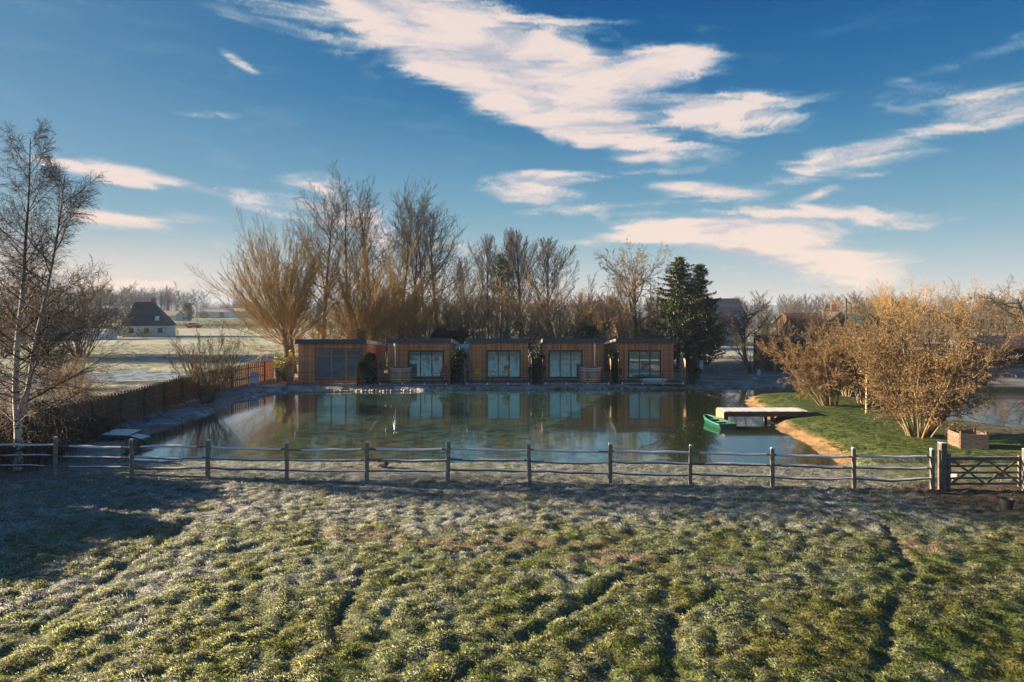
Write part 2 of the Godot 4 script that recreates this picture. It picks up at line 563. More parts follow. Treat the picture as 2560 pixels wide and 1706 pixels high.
func height(x: float, d: float, s: float) -> float:
	var y := n_wide.get_noise_2d(x, d) * (0.05 if d < 60.0 else 0.12)
	if d < 27.0 and absf(x) < 30.0:
		# tussocky turf of the paddock
		var a := n_bump.get_noise_2d(x * 0.75, d * 1.0)
		var b := n_fine.get_noise_2d(x * 1.9, d * 1.9)
		var k := 1.0 - 0.6 * smoothstep(20.0, 22.5, d)
		y += (0.03 * a + 0.07 * b + 0.036 * n_fine.get_noise_2d(x * 3.1 + 20.0, d * 3.3)) * k
		y -= 0.06 * rut_at(x, d)
	elif d < 56.0 and x > -22.0 and x < 50.0:
		y += n_bump.get_noise_2d(x * 0.5, d * 0.5) * 0.035 + n_fine.get_noise_2d(x * 1.2, d * 1.2) * 0.02
	elif d < 120.0:
		y += n_bump.get_noise_2d(x * 0.28, d * 0.28) * 0.07
	if s < 3.0:
		var land := y
		if x > 11.0 and x < 24.0 and d > 24.0 and d < 46.0:
			land += 0.16 * smoothstep(0.2, 2.5, s)
		if d > 45.0:
			land += 0.08 * smoothstep(0.6, 2.0, s)
		var w := 0.95 if x > 10.0 else 0.75
		if s > 0.0:
			y = lerpf(WATER, land, pow(smoothstep(0.0, w, s), 0.75))
		else:
			y = WATER - minf(1.1, -s * 0.45)
	elif x > 11.0 and x < 24.0 and d > 24.0 and d < 46.0:
		y += 0.16
	elif d > 45.0 and d < 70.0 and x > -17.0:
		y += 0.08
	if x < -18.5 and x > -60.0 and d > 44.0 and d < 64.0:
		y = minf(y, lerpf(-0.22, 0.12, smoothstep(-0.25, 0.25, puddle_at(x, d))))
	if d > 600.0:
		# low hills round the horizon
		y += 34.0 * smoothstep(700.0, 2300.0, d) * (0.45 + 0.55 * n_wide.get_noise_2d(x * 0.022, d * 0.01 + 40.0)) * (0.75 + 0.25 * sin(x * 0.0016 + 1.0))
	return y

func frost_at(x: float, d: float) -> float:
	# share of rime on the turf, 0 to 1; patches seen in the paddock, thick by the fence and on the left
	var f := n_patch.get_noise_2d(x * 0.55, d * 0.55) * 0.34 + n_bump.get_noise_2d(x * 0.9 + 40.0, d * 0.9) * 0.30 + n_fine.get_noise_2d(x * 1.6, d * 1.6) * 0.45
	if d < 24.6:
		f += 0.47 + 0.55 * smoothstep(15.5, 18.2, d + n_patch.get_noise_2d(x * 0.3, 7.0) * 2.0) - 0.026 * x * (1.0 - smoothstep(15.0, 17.5, d)) - 0.25 * smoothstep(13.5, 10.0, d)
		if x > 11.0 and d > 17.0:
			f -= 0.6 * smoothstep(11.0, 13.5, x)
		return clampf(f, 0.0, 1.0)
	if x > 10.0 and d < 46.0:
		return clampf(f * 0.5 - 0.05, 0.0, 0.4)
	return clampf(f + 0.55, 0.0, 1.0)

func ground_tint(x: float, d: float, s: float) -> Color:
	var p := n_patch.get_noise_2d(x * 0.7, d * 0.7)
	var q := n_fine.get_noise_2d(x * 2.3, d * 2.3)
	var f := frost_at(x, d)
	var turf := Color(0.075, 0.11, 0.026).lerp(Color(0.13, 0.125, 0.04), clampf(0.4 + p + q * 0.4, 0.0, 1.0))
	var c := turf.lerp(Color(0.33, 0.36, 0.35), f * f * clampf(0.6 + q * 0.6, 0.1, 0.9))
	if s <= 0.02:
		return Color(0.05, 0.045, 0.028)
	if d < 24.6:
		if x > 9.5 and d > 16.0:
			# trampled mud at the gate
			var mud := smoothstep(9.5, 13.0, x + p * 2.0) * smoothstep(17.2, 18.6, d + q) * (1.0 - smoothstep(20.6, 22.0, d))
			c = c.lerp(Color(0.075, 0.052, 0.034), mud)
		c = c.lerp(Color(0.08, 0.07, 0.05), rut_at(x, d) * 0.7)
		c = c.lerp(Color(0.19, 0.125, 0.095), bare_at(x, d) * clampf(0.75 + q, 0.2, 1.0))
	elif x > 10.0 and x < 24.0 and d < 46.5:
		c = Color(0.07, 0.125, 0.022).lerp(Color(0.12, 0.14, 0.035), clampf(0.35 + p * 0.9 + q * 0.4, 0.0, 1.0))
		c = c.lerp(Color(0.16, 0.18, 0.14), f * 0.4)
		if x > 19.0:
			c = c.lerp(Color(0.12, 0.10, 0.07), smoothstep(19.0, 21.0, x + p))
		if s < 1.4:
			c = c.lerp(Color(0.29, 0.185, 0.085).lerp(Color(0.17, 0.11, 0.055), clampf(0.4 + q, 0.0, 1.0)), 1.0 - smoothstep(0.55, 0.95, s + q * 0.25))
	elif x > -19.0 and d < 47.0:
		c = Color(0.42, 0.45, 0.47).lerp(Color(0.13, 0.125, 0.09), clampf(0.25 - p - q * 0.5, 0.0, 1.0))
		if s < 0.5:
			c = c.lerp(Color(0.10, 0.08, 0.055), clampf((0.45 + q - s) * 1.5, 0.0, 0.8))
	elif x > -19.0 and d < 75.0:
		c = Color(0.27, 0.28, 0.27).lerp(Color(0.14, 0.115, 0.07), clampf(0.5 - p - q * 0.5, 0.0, 1.0))
		if s < 0.7:
			c = c.lerp(Color(0.33, 0.34, 0.34), clampf(0.7 + q * 2.0 - s, 0.0, 0.8))
	elif d < 47.0 and x <= -19.0:
		c = Color(0.17, 0.15, 0.10).lerp(Color(0.26, 0.28, 0.27), clampf(0.4 + p + q, 0.0, 1.0))
	elif d < 185.0:
		# the frosted meadow
		var line := n_bump.get_noise_2d(x * 0.10, d * 0.5)
		c = Color(0.46, 0.50, 0.42).lerp(Color(0.25, 0.30, 0.15), clampf(0.25 - p * 0.8 + line * 0.7, 0.0, 1.0))
		if d < 62.0:
			c = c.lerp(Color(0.26, 0.20, 0.12), clampf(1.0 - absf(puddle_at(x, d) - 0.3) * 2.2 + q, 0.0, 0.8))
	elif d < 420.0 and x < 40.0:
		c = Color(0.12, 0.185, 0.06).lerp(Color(0.20, 0.24, 0.14), clampf(0.4 + n_wide.get_noise_2d(x * 0.5, d * 0.5), 0.0, 1.0))
	else:
		c = Color(0.085, 0.08, 0.06).lerp(Color(0.12, 0.14, 0.08), clampf(0.4 + n_wide.get_noise_2d(x * 0.1, d * 0.1), 0.0, 1.0))
	return c

func axis(marks: Array) -> PackedFloat32Array:
	# [start, step, end, step, end ...]
	var out := PackedFloat32Array([marks[0]])
	for i in range(1, marks.size(), 2):
		var a: float = out[out.size() - 1]
		var n := int(ceil((marks[i + 1] - a) / marks[i]))
		for k in n:
			out.append(a + (marks[i + 1] - a) * (k + 1) / n)
	return out

func make_ground() -> void:
	var xs := axis([-3000.0, 500.0, -500.0, 60.0, -140.0, 8.0, -60.0, 1.0, -24.0, 0.12, 26.0, 0.6, 60.0, 6.0, 140.0, 60.0, 500.0, 500.0, 3000.0])
	var ds := axis([-1500.0, 300.0, -300.0, 40.0, -60.0, 8.0, 4.0, 0.9, 8.5, 0.09, 26.0, 0.26, 56.0, 0.9, 110.0, 6.0, 260.0, 40.0, 700.0, 130.0, 3200.0])
	var nx := xs.size()
	var nd := ds.size()
	var v := PackedVector3Array()
	var c := PackedColorArray()
	var n := PackedVector3Array()
	v.resize(nx * nd); c.resize(nx * nd); n.resize(nx * nd)
	for j in nd:
		for i in nx:
			var s := shore_at(xs[i], ds[j])
			v[j * nx + i] = Vector3(xs[i], height(xs[i], ds[j], s), -ds[j])
			c[j * nx + i] = ground_tint(xs[i], ds[j], s)
	var ix := PackedInt32Array()
	ix.resize((nx - 1) * (nd - 1) * 6)
	var o := 0
	for j in nd:
		for i in nx:
			var a := j * nx + i
			var gx := v[a + (1 if i < nx - 1 else 0)] - v[a - (1 if i > 0 else 0)]
			var gz := v[a + (nx if j < nd - 1 else 0)] - v[a - (nx if j > 0 else 0)]
			n[a] = gx.cross(gz).normalized()
			if n[a].y < 0.0: n[a] = -n[a]
			if i < nx - 1 and j < nd - 1:
				# seen from above, clockwise
				ix[o] = a; ix[o + 1] = a + nx; ix[o + 2] = a + 1
				ix[o + 3] = a + 1; ix[o + 4] = a + nx; ix[o + 5] = a + nx + 1
				o += 6
	var arr := []
	arr.resize(Mesh.ARRAY_MAX)
	arr[Mesh.ARRAY_VERTEX] = v; arr[Mesh.ARRAY_NORMAL] = n; arr[Mesh.ARRAY_COLOR] = c; arr[Mesh.ARRAY_INDEX] = ix
	var m := ArrayMesh.new()
	m.add_surface_from_arrays(Mesh.PRIMITIVE_TRIANGLES, arr)
	m.surface_set_material(0, M.ground)
	structure("ground", m)

func flat_sheet(poly: PackedVector2Array, y: float, m: Material) -> ArrayMesh:
	var mb := MB.new()
	var idx := Geometry2D.triangulate_polygon(poly)
	for i in range(0, idx.size(), 3):
		var a := Vector3(poly[idx[i]].x, y, -poly[idx[i]].y)
		var b := Vector3(poly[idx[i + 1]].x, y, -poly[idx[i + 1]].y)
		var e := Vector3(poly[idx[i + 2]].x, y, -poly[idx[i + 2]].y)
		if (b - a).cross(e - a).y > 0.0:
			mb.tri(a, b, e)
		else:
			mb.tri(a, e, b)
	return mb.mesh(m)

func ragged(poly: PackedVector2Array, step: float, amp: float) -> PackedVector2Array:
	# the outline with extra points, pushed about by noise
	var out := PackedVector2Array()
	for i in poly.size():
		var a := poly[i]
		var b := poly[(i + 1) % poly.size()]
		var n := maxi(1, int(a.distance_to(b) / step))
		for k in n:
			var p := a.lerp(b, float(k) / n)
			out.append(p + Vector2(n_fine.get_noise_2d(p.x * 1.6, p.y * 1.6), n_fine.get_noise_2d(p.x * 1.6 + 50.0, p.y * 1.6)) * amp)
	return out

func make_water() -> void:
	structure("pond_water", flat_sheet(PackedVector2Array([Vector2(-20, 22.9), Vector2(52, 22.9), Vector2(52, 54), Vector2(-20, 54)]), WATER, M.water))
	var ice := PackedVector2Array([Vector2(-18.5, 48.5), Vector2(-18.5, 23.3), Vector2(4.9, 23.3), Vector2(5.2, 25.0), Vector2(5.6, 25.7), Vector2(5.2, 27.2), Vector2(6.2, 29.3), Vector2(6.1, 31.2),
		Vector2(4.4, 31.0), Vector2(2.7, 31.4), Vector2(2.0, 32.3), Vector2(3.5, 37.2), Vector2(5.4, 42.2), Vector2(8.0, 47.3), Vector2(8.1, 48.6)])
	structure("pond_ice", flat_sheet(ragged(ice, 0.35, 0.55), WATER + 0.012, M.ice))
	structure("flood_ice", flat_sheet(PackedVector2Array([Vector2(-58, 46), Vector2(-18.6, 46), Vector2(-18.6, 62), Vector2(-58, 62)]), -0.03, M.flood))

# ------------------------------------------------------------------ grass

func tuft(sd: int, blades: int, spread: float, hmin: float, hmax: float, wid: float, lean: float, rimed := 0.0, other := Color(1, 1, 1)) -> MB:
	R.seed = sd
	var mb := MB.new()
	for i in blades:
		var a := R.randf() * TAU
		var r := sqrt(R.randf()) * spread
		var at := Vector3(cos(a) * r, -0.02, sin(a) * r)
		var out := Vector3(cos(a + R.randfn() * 0.9), 0, sin(a + R.randfn() * 0.9))
		var h := R.randf_range(hmin, hmax)
		var l := h * R.randf_range(0.3, 1.0) * lean
		var side := out.cross(Vector3.UP) * wid
		var mid := at + Vector3(0, h * 0.62, 0) + out * l * 0.4
		var tip := at + Vector3(0, h * R.randf_range(0.75, 1.0), 0) + out * l
		mb.col = jit(Color(1, 1, 1) if R.randf() >= rimed else other, 0.28)
		var k := mb.v.size()
		for q: Vector3 in [at - side, at + side, mid + side * 0.75, mid - side * 0.75, tip]:
			mb.v.append(q)
			mb.n.append((Vector3.UP * 0.55 + out * 0.8).normalized())
			mb.c.append(mb.col)
		mb.ix.append_array(PackedInt32Array([k, k + 2, k + 1, k, k + 3, k + 2, k + 3, k + 4, k + 2]))
	return mb

func scatter(called: String, label: String, meshes: Array, spots: Array) -> void:
	# spots[k] = list of [Transform3D, Color] for mesh k; one object of uncountable growth for each mesh
	for k in meshes.size():
		if spots[k].is_empty():
			continue
		var mm := MultiMesh.new()
		mm.transform_format = MultiMesh.TRANSFORM_3D
		mm.use_colors = true
		mm.mesh = meshes[k]
		mm.instance_count = spots[k].size()
		for i in spots[k].size():
			mm.set_instance_transform(i, spots[k][i][0])
			mm.set_instance_color(i, spots[k][i][1])
		var o := MultiMeshInstance3D.new()
		o.name = numbered(called)
		o.multimesh = mm
		add_child(o)
		tag(o, label, "grass", "", "stuff")

func make_grass() -> void:
	# plain blades, blades half of them rimed, blades nearly all white
	var meshes := []
	var mixed := []
	var rime := []
	for k in 4:
		meshes.append(tuft(100 + k, 18, 0.056, 0.028, 0.07, 0.0032, 1.0, 0.16, Color(2.4, 2.1, 5.0)).mesh(M.grass))
		mixed.append(tuft(120 + k, 18, 0.056, 0.028, 0.07, 0.0034, 1.1, 0.62, Color(0.44, 0.52, 0.075)).mesh(M.rime))
		rime.append(tuft(140 + k, 18, 0.058, 0.028, 0.07, 0.0036, 1.2, 0.15, Color(0.5, 0.52, 0.33)).mesh(M.rime))
	var gs := [[], [], [], []]
	var xs := [[], [], [], []]
	var fs := [[], [], [], []]
	R.seed = 9
	var d := 8.9
	while d < 24.6:
		var half := d * 0.77 + 1.2
		var gap := lerpf(0.056, 0.082, clampf((d - 9.0) / 13.0, 0.0, 1.0))
		var x := -half
		while x < half:
			var px := x + R.randf_range(-0.5, 0.5) * gap
			var pd := d + R.randf_range(-0.5, 0.5) * gap
			x += gap
			var s := shore_at(px, pd) if pd > 23.0 else 5.0
			if s < 0.12:
				continue
			var rut := rut_at(px, pd)
			if R.randf() < maxf(rut * 0.55, bare_at(px, pd) * 0.72):
				continue
			var p := n_patch.get_noise_2d(px * 0.7, pd * 0.7)
			var bare := n_patch.get_noise_2d(px * 0.9 + 90.0, pd * 0.9)
			if bare > 0.42 and R.randf() < 0.5:
				continue
			if px > 10.0 and pd > 17.6 and R.randf() < smoothstep(10.0, 13.0, px) * 0.8:
				continue
			var f := frost_at(px, pd) + R.randfn() * 0.12
			var hump := n_bump.get_noise_2d(px * 0.75, pd)
			var sc := R.randf_range(0.7, 1.1) * clampf(0.95 + 0.5 * hump + 0.9 * n_fine.get_noise_2d(px * 2.6 + 9.0, pd * 2.6), 0.5, 1.7)
			if pd > 21.8: sc *= 0.8
			var b := Basis(Vector3.UP, R.randf() * TAU).scaled(Vector3(sc, sc * R.randf_range(0.75, 1.1), sc))
			var t := Transform3D(b, Vector3(px, height(px, pd, s), -pd))
			var k := R.randi() % 4
			var g := R.randf_range(0.8, 1.12)
			if f > 0.80:
				fs[k].append([t, Color(0.58, 0.62, 0.62) * g])
			elif f > 0.20:
				xs[k].append([t, Color(0.60, 0.63, 0.58) * g])
			else:
				var y := clampf(0.38 + p * 0.9 + R.randfn() * 0.2, 0.0, 1.0)
				var col := Color(0.13, 0.225, 0.025).lerp(Color(0.30, 0.30, 0.04), y)
				if R.randf() < 0.05: col = Color(0.26, 0.16, 0.06)
				gs[k].append([t, col * g])
		d += gap * 0.93
	scatter("paddock_grass", "short tussocky olive green grass of the near paddock", meshes, gs)
	scatter("rimed_grass", "green grass with half its blades rimed in the near paddock", mixed, xs)
	scatter("frosted_grass", "grass blades white with rime across the near paddock", rime, fs)
	# the spit of land on the right and the frosted left and far banks
	var g2 := [[], [], [], []]
	var f2 := [[], [], [], []]
	for i in 26000:
		var px := R.randf_range(11.8, 23.0)
		var pd := R.randf_range(24.0, 45.5)
		if px > 0.76 * pd + 1.0:
			continue
		var s := edge_distance(Vector2(px, pd))
		if s < 0.55 or R.randf() < smoothstep(18.5, 21.5, px) * 0.8:
			continue
		var sc := R.randf_range(0.6, 1.1)
		var t := Transform3D(Basis(Vector3.UP, R.randf() * TAU).scaled(Vector3(sc * 1.3, sc * 0.8, sc * 1.3)), Vector3(px, height(px, pd, s), -pd))
		var p := n_patch.get_noise_2d(px * 0.8, pd * 0.8)
		g2[i % 4].append([t, Color(0.12, 0.23, 0.03).lerp(Color(0.25, 0.30, 0.05), clampf(0.3 + p + R.randfn() * 0.2, 0.0, 1.0)) * R.randf_range(0.75, 1.2)])
	for i in 15000:
		var px := R.randf_range(-18.6, -13.5)
		var pd := R.randf_range(24.2, 47.0)
		if i % 5 == 0:
			px = R.randf_range(-17.5, 24.0)
			pd = R.randf_range(45.5, 49.5)
		var s := edge_distance(Vector2(px, pd))
		if s < 0.35:
			continue
		var sc := R.randf_range(0.6, 1.2)
		var t := Transform3D(Basis(Vector3.UP, R.randf() * TAU).scaled(Vector3(sc * 1.3, sc * 0.8, sc * 1.3)), Vector3(px, height(px, pd, s), -pd))
		f2[i % 4].append([t, Color(0.50, 0.54, 0.56) * R.randf_range(0.65, 1.1)])
	scatter("bank_grass", "green mown grass of the spit beside the jetty", meshes, g2)
	scatter("rimed_bank_grass", "rimed grass along the pond banks", rime, f2)
	# rougher tussocks of the meadow on the left
	var f3 := [[], [], [], []]
	for i in 16000:
		var px := R.randf_range(-62.0, -18.8)
		var pd := 27.0 + pow(R.randf(), 1.4) * 75.0
		if px < -0.78 * pd - 3.0 or puddle_at(px, pd) < 0.12 and pd < 63.0 and pd > 45.0:
			continue
		var sc := R.randf_range(1.6, 3.0)
		var t := Transform3D(Basis(Vector3.UP, R.randf() * TAU).scaled(Vector3(sc * 1.5, sc * 0.7, sc * 1.5)), Vector3(px, height(px, pd, 9.0), -pd))
		var w := clampf(0.5 + n_patch.get_noise_2d(px * 0.4, pd * 0.4) + R.randfn() * 0.2, 0.0, 1.0)
		var c := Color(0.46, 0.49, 0.41).lerp(Color(0.27, 0.28, 0.14), w)
		if pd < 50.0: c = Color(0.34, 0.33, 0.29).lerp(Color(0.20, 0.14, 0.075), w)
		f3[i % 4].append([t, c * R.randf_range(0.7, 1.1)])
	scatter("meadow_grass", "rough frosted grass of the meadow beyond the board fence", rime, f3)

# ------------------------------------------------------------------ fences and gate

func ground_y(x: float, d: float) -> float:
	return height(x, d, shore_at(x, d))

func make_rail_fence() -> void:
	R.seed = 31
	var f := thing("rail_fence", "grey cleft-timber post and rail fence with frosted rails across the paddock", "fence")
	var posts := [Vector2(-19.75, 22.28), Vector2(-17.25, 22.14), Vector2(-14.72, 22.0), Vector2(-12.17, 21.86), Vector2(-9.68, 21.72), Vector2(-7.12, 21.58), Vector2(-4.56, 21.44), Vector2(-2.0, 21.3), Vector2(0.55, 21.16), Vector2(3.02, 21.02), Vector2(5.45, 20.89), Vector2(7.92, 20.75), Vector2(10.34, 20.62), Vector2(12.62, 20.49)]
	for i in posts.size():
		var p: Vector2 = posts[i]
		var y := ground_y(p.x, p.y)
		var h := 1.19 + R.randf_range(-0.03, 0.03)
		var lean := Basis.from_euler(Vector3(R.randfn() * 0.012, R.randfn() * 0.08, R.randfn() * 0.014))
		var mb := MB.new()
		mb.col = jit(Color(0.20, 0.185, 0.165), 0.15)
		var w := R.randf_range(0.105, 0.125)
		mb.soft(Vector3(0, h * 0.5 - 0.2, 0), Vector3(w, h + 0.4, 0.085), 0.008)
		# weathered, slightly sloping top
		mb.prism(PackedVector2Array([Vector2(-w * 0.5, 0), Vector2(w * 0.5, 0), Vector2(w * 0.3, 0.03), Vector2(-w * 0.3, 0.035)]), Transform3D(Basis(), Vector3(0, h - 0.001, 0)), 0.084)
		var o := part("post", mb, M.upright_wood, f)
		o.transform = Transform3D(lean, Vector3(p.x, y, -p.y))
		var fr := MB.new()
		fr.prism(PackedVector2Array([Vector2(-w * 0.5, 0.002), Vector2(w * 0.5, 0.002), Vector2(w * 0.31, 0.046), Vector2(-w * 0.31, 0.05)]), Transform3D(Basis(), Vector3(0, h + 0.001, 0)), 0.094)
		part("frost_cap", fr, M.frost, o)
	for i in posts.size() - 1:
		var a: Vector2 = posts[i]
		var b: Vector2 = posts[i + 1]
		for k in 3:
			var hh: float = [0.31, 0.65, 0.985][k]
			var from := Vector3(a.x, ground_y(a.x, a.y) + hh + R.randf_range(-0.025, 0.025), -a.y)
			var to := Vector3(b.x, ground_y(b.x, b.y) + hh + R.randf_range(-0.025, 0.025), -b.y)
			var pts := PackedVector3Array()
			var rad := PackedFloat32Array()
			var ph := R.randf() * TAU
			var sag := R.randf_range(-0.035, 0.012)
			var kink := R.randf_range(0.25, 0.75)
			var ka := R.randf_range(-0.03, 0.03)
			var base := R.randf_range(0.032, 0.042)
			for j in 15:
				var t := j / 14.0
				var e := sin(PI * t)
				pts.append(from.lerp(to, t) + Vector3(0, sag * e + 0.012 * e * sin(t * 7.0 + ph) + 0.006 * e * sin(t * 17.0 + ph * 2.0) + ka * exp(-pow((t - kink) * 6.0, 2.0)), 0.012 * e * sin(t * 5.0 + ph * 3.0)))
				rad.append(base * (0.72 + 0.34 * e + R.randf_range(-0.08, 0.08)))
			var mb := MB.new()
			mb.col = jit(Color(0.135, 0.125, 0.115), 0.2)
			mb.tube(pts, rad, 6)
			var o := part("rail", mb, M.lying_wood, f)
			# a crust of rime lying along the top of the rail
			var fr := MB.new()
			var t0 := R.randi_range(0, 2)
			var t1 := R.randi_range(12, 14)
			for j in range(t0, t1):
				var sl := [Vector3(0, -0.35, 1.0), Vector3(0, 0.65, 0.82), Vector3(0, 1.12, 0.1), Vector3(0, 0.8, -0.75), Vector3(0, -0.1, -1.03)]
				if k == 1: sl = [Vector3(0, 0.35, 1.02), Vector3(0, 0.88, 0.6), Vector3(0, 1.1, 0.0), Vector3(0, 0.75, -0.75)]
				elif k == 0: sl = [Vector3(0, 0.5, 0.98), Vector3(0, 0.9, 0.55), Vector3(0, 1.08, 0.0), Vector3(0, 0.75, -0.75)]
				var r0 := rad[j] * 1.03 * (0.5 if j == t0 else 1.0) + 0.003
				var r1 := rad[j + 1] * 1.03 + 0.003
				for q in sl.size() - 1:
					fr.quad(pts[j] + sl[q] * r0, pts[j + 1] + sl[q] * r1, pts[j + 1] + sl[q + 1] * r1, pts[j] + sl[q + 1] * r0)
			part("frost_crust", fr, M.frost, o)
	# stock netting on the pond side
	var net := MB.new()
	net.col = Color(0.16, 0.16, 0.16)
	for i in posts.size() - 1:
		var a: Vector2 = posts[i] + Vector2(0, 0.06)
		var b: Vector2 = posts[i + 1] + Vector2(0, 0.06)
		for k in 8:
			var h := 0.06 + k * 0.125
			net.bar(Vector3(a.x, ground_y(a.x, a.y) + h, -a.y), Vector3(b.x, ground_y(b.x, b.y) + h, -b.y), 0.0016, 0.0016, 3, false)
		for k in 16:
			var q := a.lerp(b, (k + 0.5) / 16.0)
			net.bar(Vector3(q.x, 0.03, -q.y), Vector3(q.x, 0.95, -q.y), 0.0013, 0.0013, 3, false)
	part("wire_netting", net, M.plain, f)

func make_gate() -> void:
	R.seed = 32
	var col := Color(0.115, 0.105, 0.095)
	var gp := thing("gate_post", "thick dark hanging post between rail fence and field gate", "gate post", Vector3(12.93, ground_y(12.93, 20.5), -20.5))
	var mb := MB.new()
	mb.col = Color(0.12, 0.10, 0.09)
	mb.soft(Vector3(0, 0.5, 0), Vector3(0.19, 1.8, 0.19), 0.012)
	part("shaft", mb, M.upright_wood, gp)
	mb = MB.new()
	mb.soft(Vector3(0, 1.405, 0), Vector3(0.185, 0.014, 0.185), 0.004)
	part("frost_cap", mb, M.frost, gp)
	var g2 := thing("gate_post", "slam post right of the field gate at the picture edge", "gate post", Vector3(15.34, ground_y(15.34, 20.36), -20.36))
	mb = MB.new()
	mb.col = Color(0.14, 0.125, 0.11)
	mb.soft(Vector3(0, 0.42, 0), Vector3(0.16, 1.66, 0.16), 0.012)
	part("shaft", mb, M.upright_wood, g2)
	mb = MB.new()
	mb.soft(Vector3(0, 1.255, 0), Vector3(0.15, 0.012, 0.15), 0.004)
	part("frost_cap", mb, M.frost, g2)
	var x0 := 0.0
	var x1 := 2.16
	var g := thing("field_gate", "dark five-bar timber field gate with crossed braces", "gate", Vector3(13.08, ground_y(14.2, 20.42), -20.43), 0.03)
	for s: float in [x0, x1]:
		mb = MB.new()
		mb.col = jit(col, 0.15)
		mb.soft(Vector3(s, 0.53, 0), Vector3(0.085, 1.06 if s == x0 else 0.93, 0.07), 0.008)
		part("stile", mb, M.upright_wood, g)
	for h: float in [0.91, 0.69, 0.49, 0.325, 0.155]:
		mb = MB.new()
		mb.col = jit(col, 0.2)
		mb.soft(Vector3((x0 + x1) * 0.5, h, 0), Vector3(x1 - x0 - 0.086, 0.085 if h > 0.9 else 0.062, 0.03), 0.006)
		var o := part("bar", mb, M.lying_wood, g)
		if h > 0.9:
			var fr := MB.new()
			fr.soft(Vector3((x0 + x1) * 0.5, h + 0.046, 0), Vector3(x1 - x0 - 0.1, 0.008, 0.03), 0.003)
			part("frost_crust", fr, M.frost, o)
	for k in 4:
		var xa: float = [0.05, 1.08, 1.1, 2.12][k]
		var xb: float = [1.06, 0.05, 2.12, 1.12][k]
		var a := Vector3(xa, 0.89, 0.034 if k % 2 else 0.06)
		var b := Vector3(xb, 0.17, 0.034 if k % 2 else 0.06)
		mb = MB.new()
		mb.col = jit(col, 0.2)
		var d := (b - a)
		mb.soft((a + b) * 0.5, Vector3(d.length(), 0.06, 0.022), 0.005, Basis(Vector3(0, 0, 1), atan2(d.y, d.x)))
		part("brace", mb, M.lying_wood, g)
	mb = MB.new()
	mb.col = Color(0.05, 0.05, 0.05)
	mb.bar(Vector3(-0.10, 0.8, 0.02), Vector3(0.1, 0.8, 0.05), 0.012, 0.012)
	mb.bar(Vector3(-0.10, 0.25, 0.02), Vector3(0.1, 0.25, 0.05), 0.012, 0.012)
	part("hinge", mb, M.satin, g)

func board_x(d: float) -> float:
	return -18.2 - 1.0 * smoothstep(26.0, 44.0, d) + 0.6 * smoothstep(46.0, 53.0, d)

func make_board_fence() -> void:
	R.seed = 33
	var f := thing("board_fence", "long brown close-board fence with notched top along the left bank", "fence")
	var d := 24.8
	var k := 0
	while d < 53.2:
		var x := board_x(d)
		var y := ground_y(x, d)
		var tall := 1.50 if k % 2 == 0 else 1.40
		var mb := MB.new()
		var warm_light := clampf((d - 40.0) / 7.0 + R.randfn() * 0.12, 0.0, 1.0)  # painted warm light: boards turn orange along the far stretch
		mb.col = jit(Color(0.15, 0.088, 0.05).lerp(Color(0.27, 0.13, 0.055), warm_light), 0.22)
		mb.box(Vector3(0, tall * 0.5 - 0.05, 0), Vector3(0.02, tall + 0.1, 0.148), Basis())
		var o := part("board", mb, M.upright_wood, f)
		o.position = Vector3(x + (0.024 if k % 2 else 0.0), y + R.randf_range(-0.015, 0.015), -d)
		d += 0.15
		k += 1
	var q := 24.9
	while q < 53.3:
		var mb := MB.new()
		mb.col = jit(Color(0.10, 0.065, 0.04), 0.2)
		mb.soft(Vector3(0, 0.62, 0), Vector3(0.09, 1.64, 0.09), 0.006)
		var o := part("post", mb, M.upright_wood, f)
		o.position = Vector3(board_x(q) + 0.085, ground_y(board_x(q), q), -q)
		for h: float in [0.45, 1.12]:
			if q + 2.4 < 53.3:
				var rb := MB.new()
				var a := Vector3(board_x(q) + 0.06, h, -q - 0.045)
				var b := Vector3(board_x(q + 2.4) + 0.06, h, -q - 2.355)
				rb.col = jit(Color(0.115, 0.07, 0.045), 0.2)
				var dd := b - a
				rb.box((a + b) * 0.5, Vector3(dd.length(), 0.075, 0.045), Basis(Vector3.UP, atan2(-dd.z, dd.x)))
				part("arris_rail", rb, M.lying_wood, f)
		q += 2.4
	for s: float in [25.4, 28.0, 30.9, 33.9, 37.3]:
		var mb := MB.new()
		mb.col = jit(Color(0.13, 0.11, 0.10), 0.2)
		mb.bar(Vector3(board_x(s) + 0.14, 1.2, -s), Vector3(board_x(s) + 1.05, ground_y(board_x(s) + 1.0, s) - 0.05, -s - 0.4), 0.035, 0.035, 5)
		part("strut", mb, M.lying_wood, f)

# ------------------------------------------------------------------ the five timber lodges

func boards(mb: MB, x0: float, x1: float, y0: float, y1: float, z: float, base: Color, slope := 0.0) -> void:
	# upright cladding boards on a wall that faces +z; slope: how much the top drops per metre of x
	var x := x0
	while x < x1 - 0.01:
		var w := minf(R.randf_range(0.118, 0.132), x1 - x)
		mb.col = jit(base, 0.3)
		var t := R.randf_range(0.014, 0.022)
		var top := y1 - slope * (x - x0 + w * 0.5)
		if top > y0 + 0.02:
			mb.box(Vector3(x + w * 0.5 - 0.005, (y0 + top) * 0.5, z + t * 0.5), Vector3(w - 0.010, top - y0, t))
		x += w

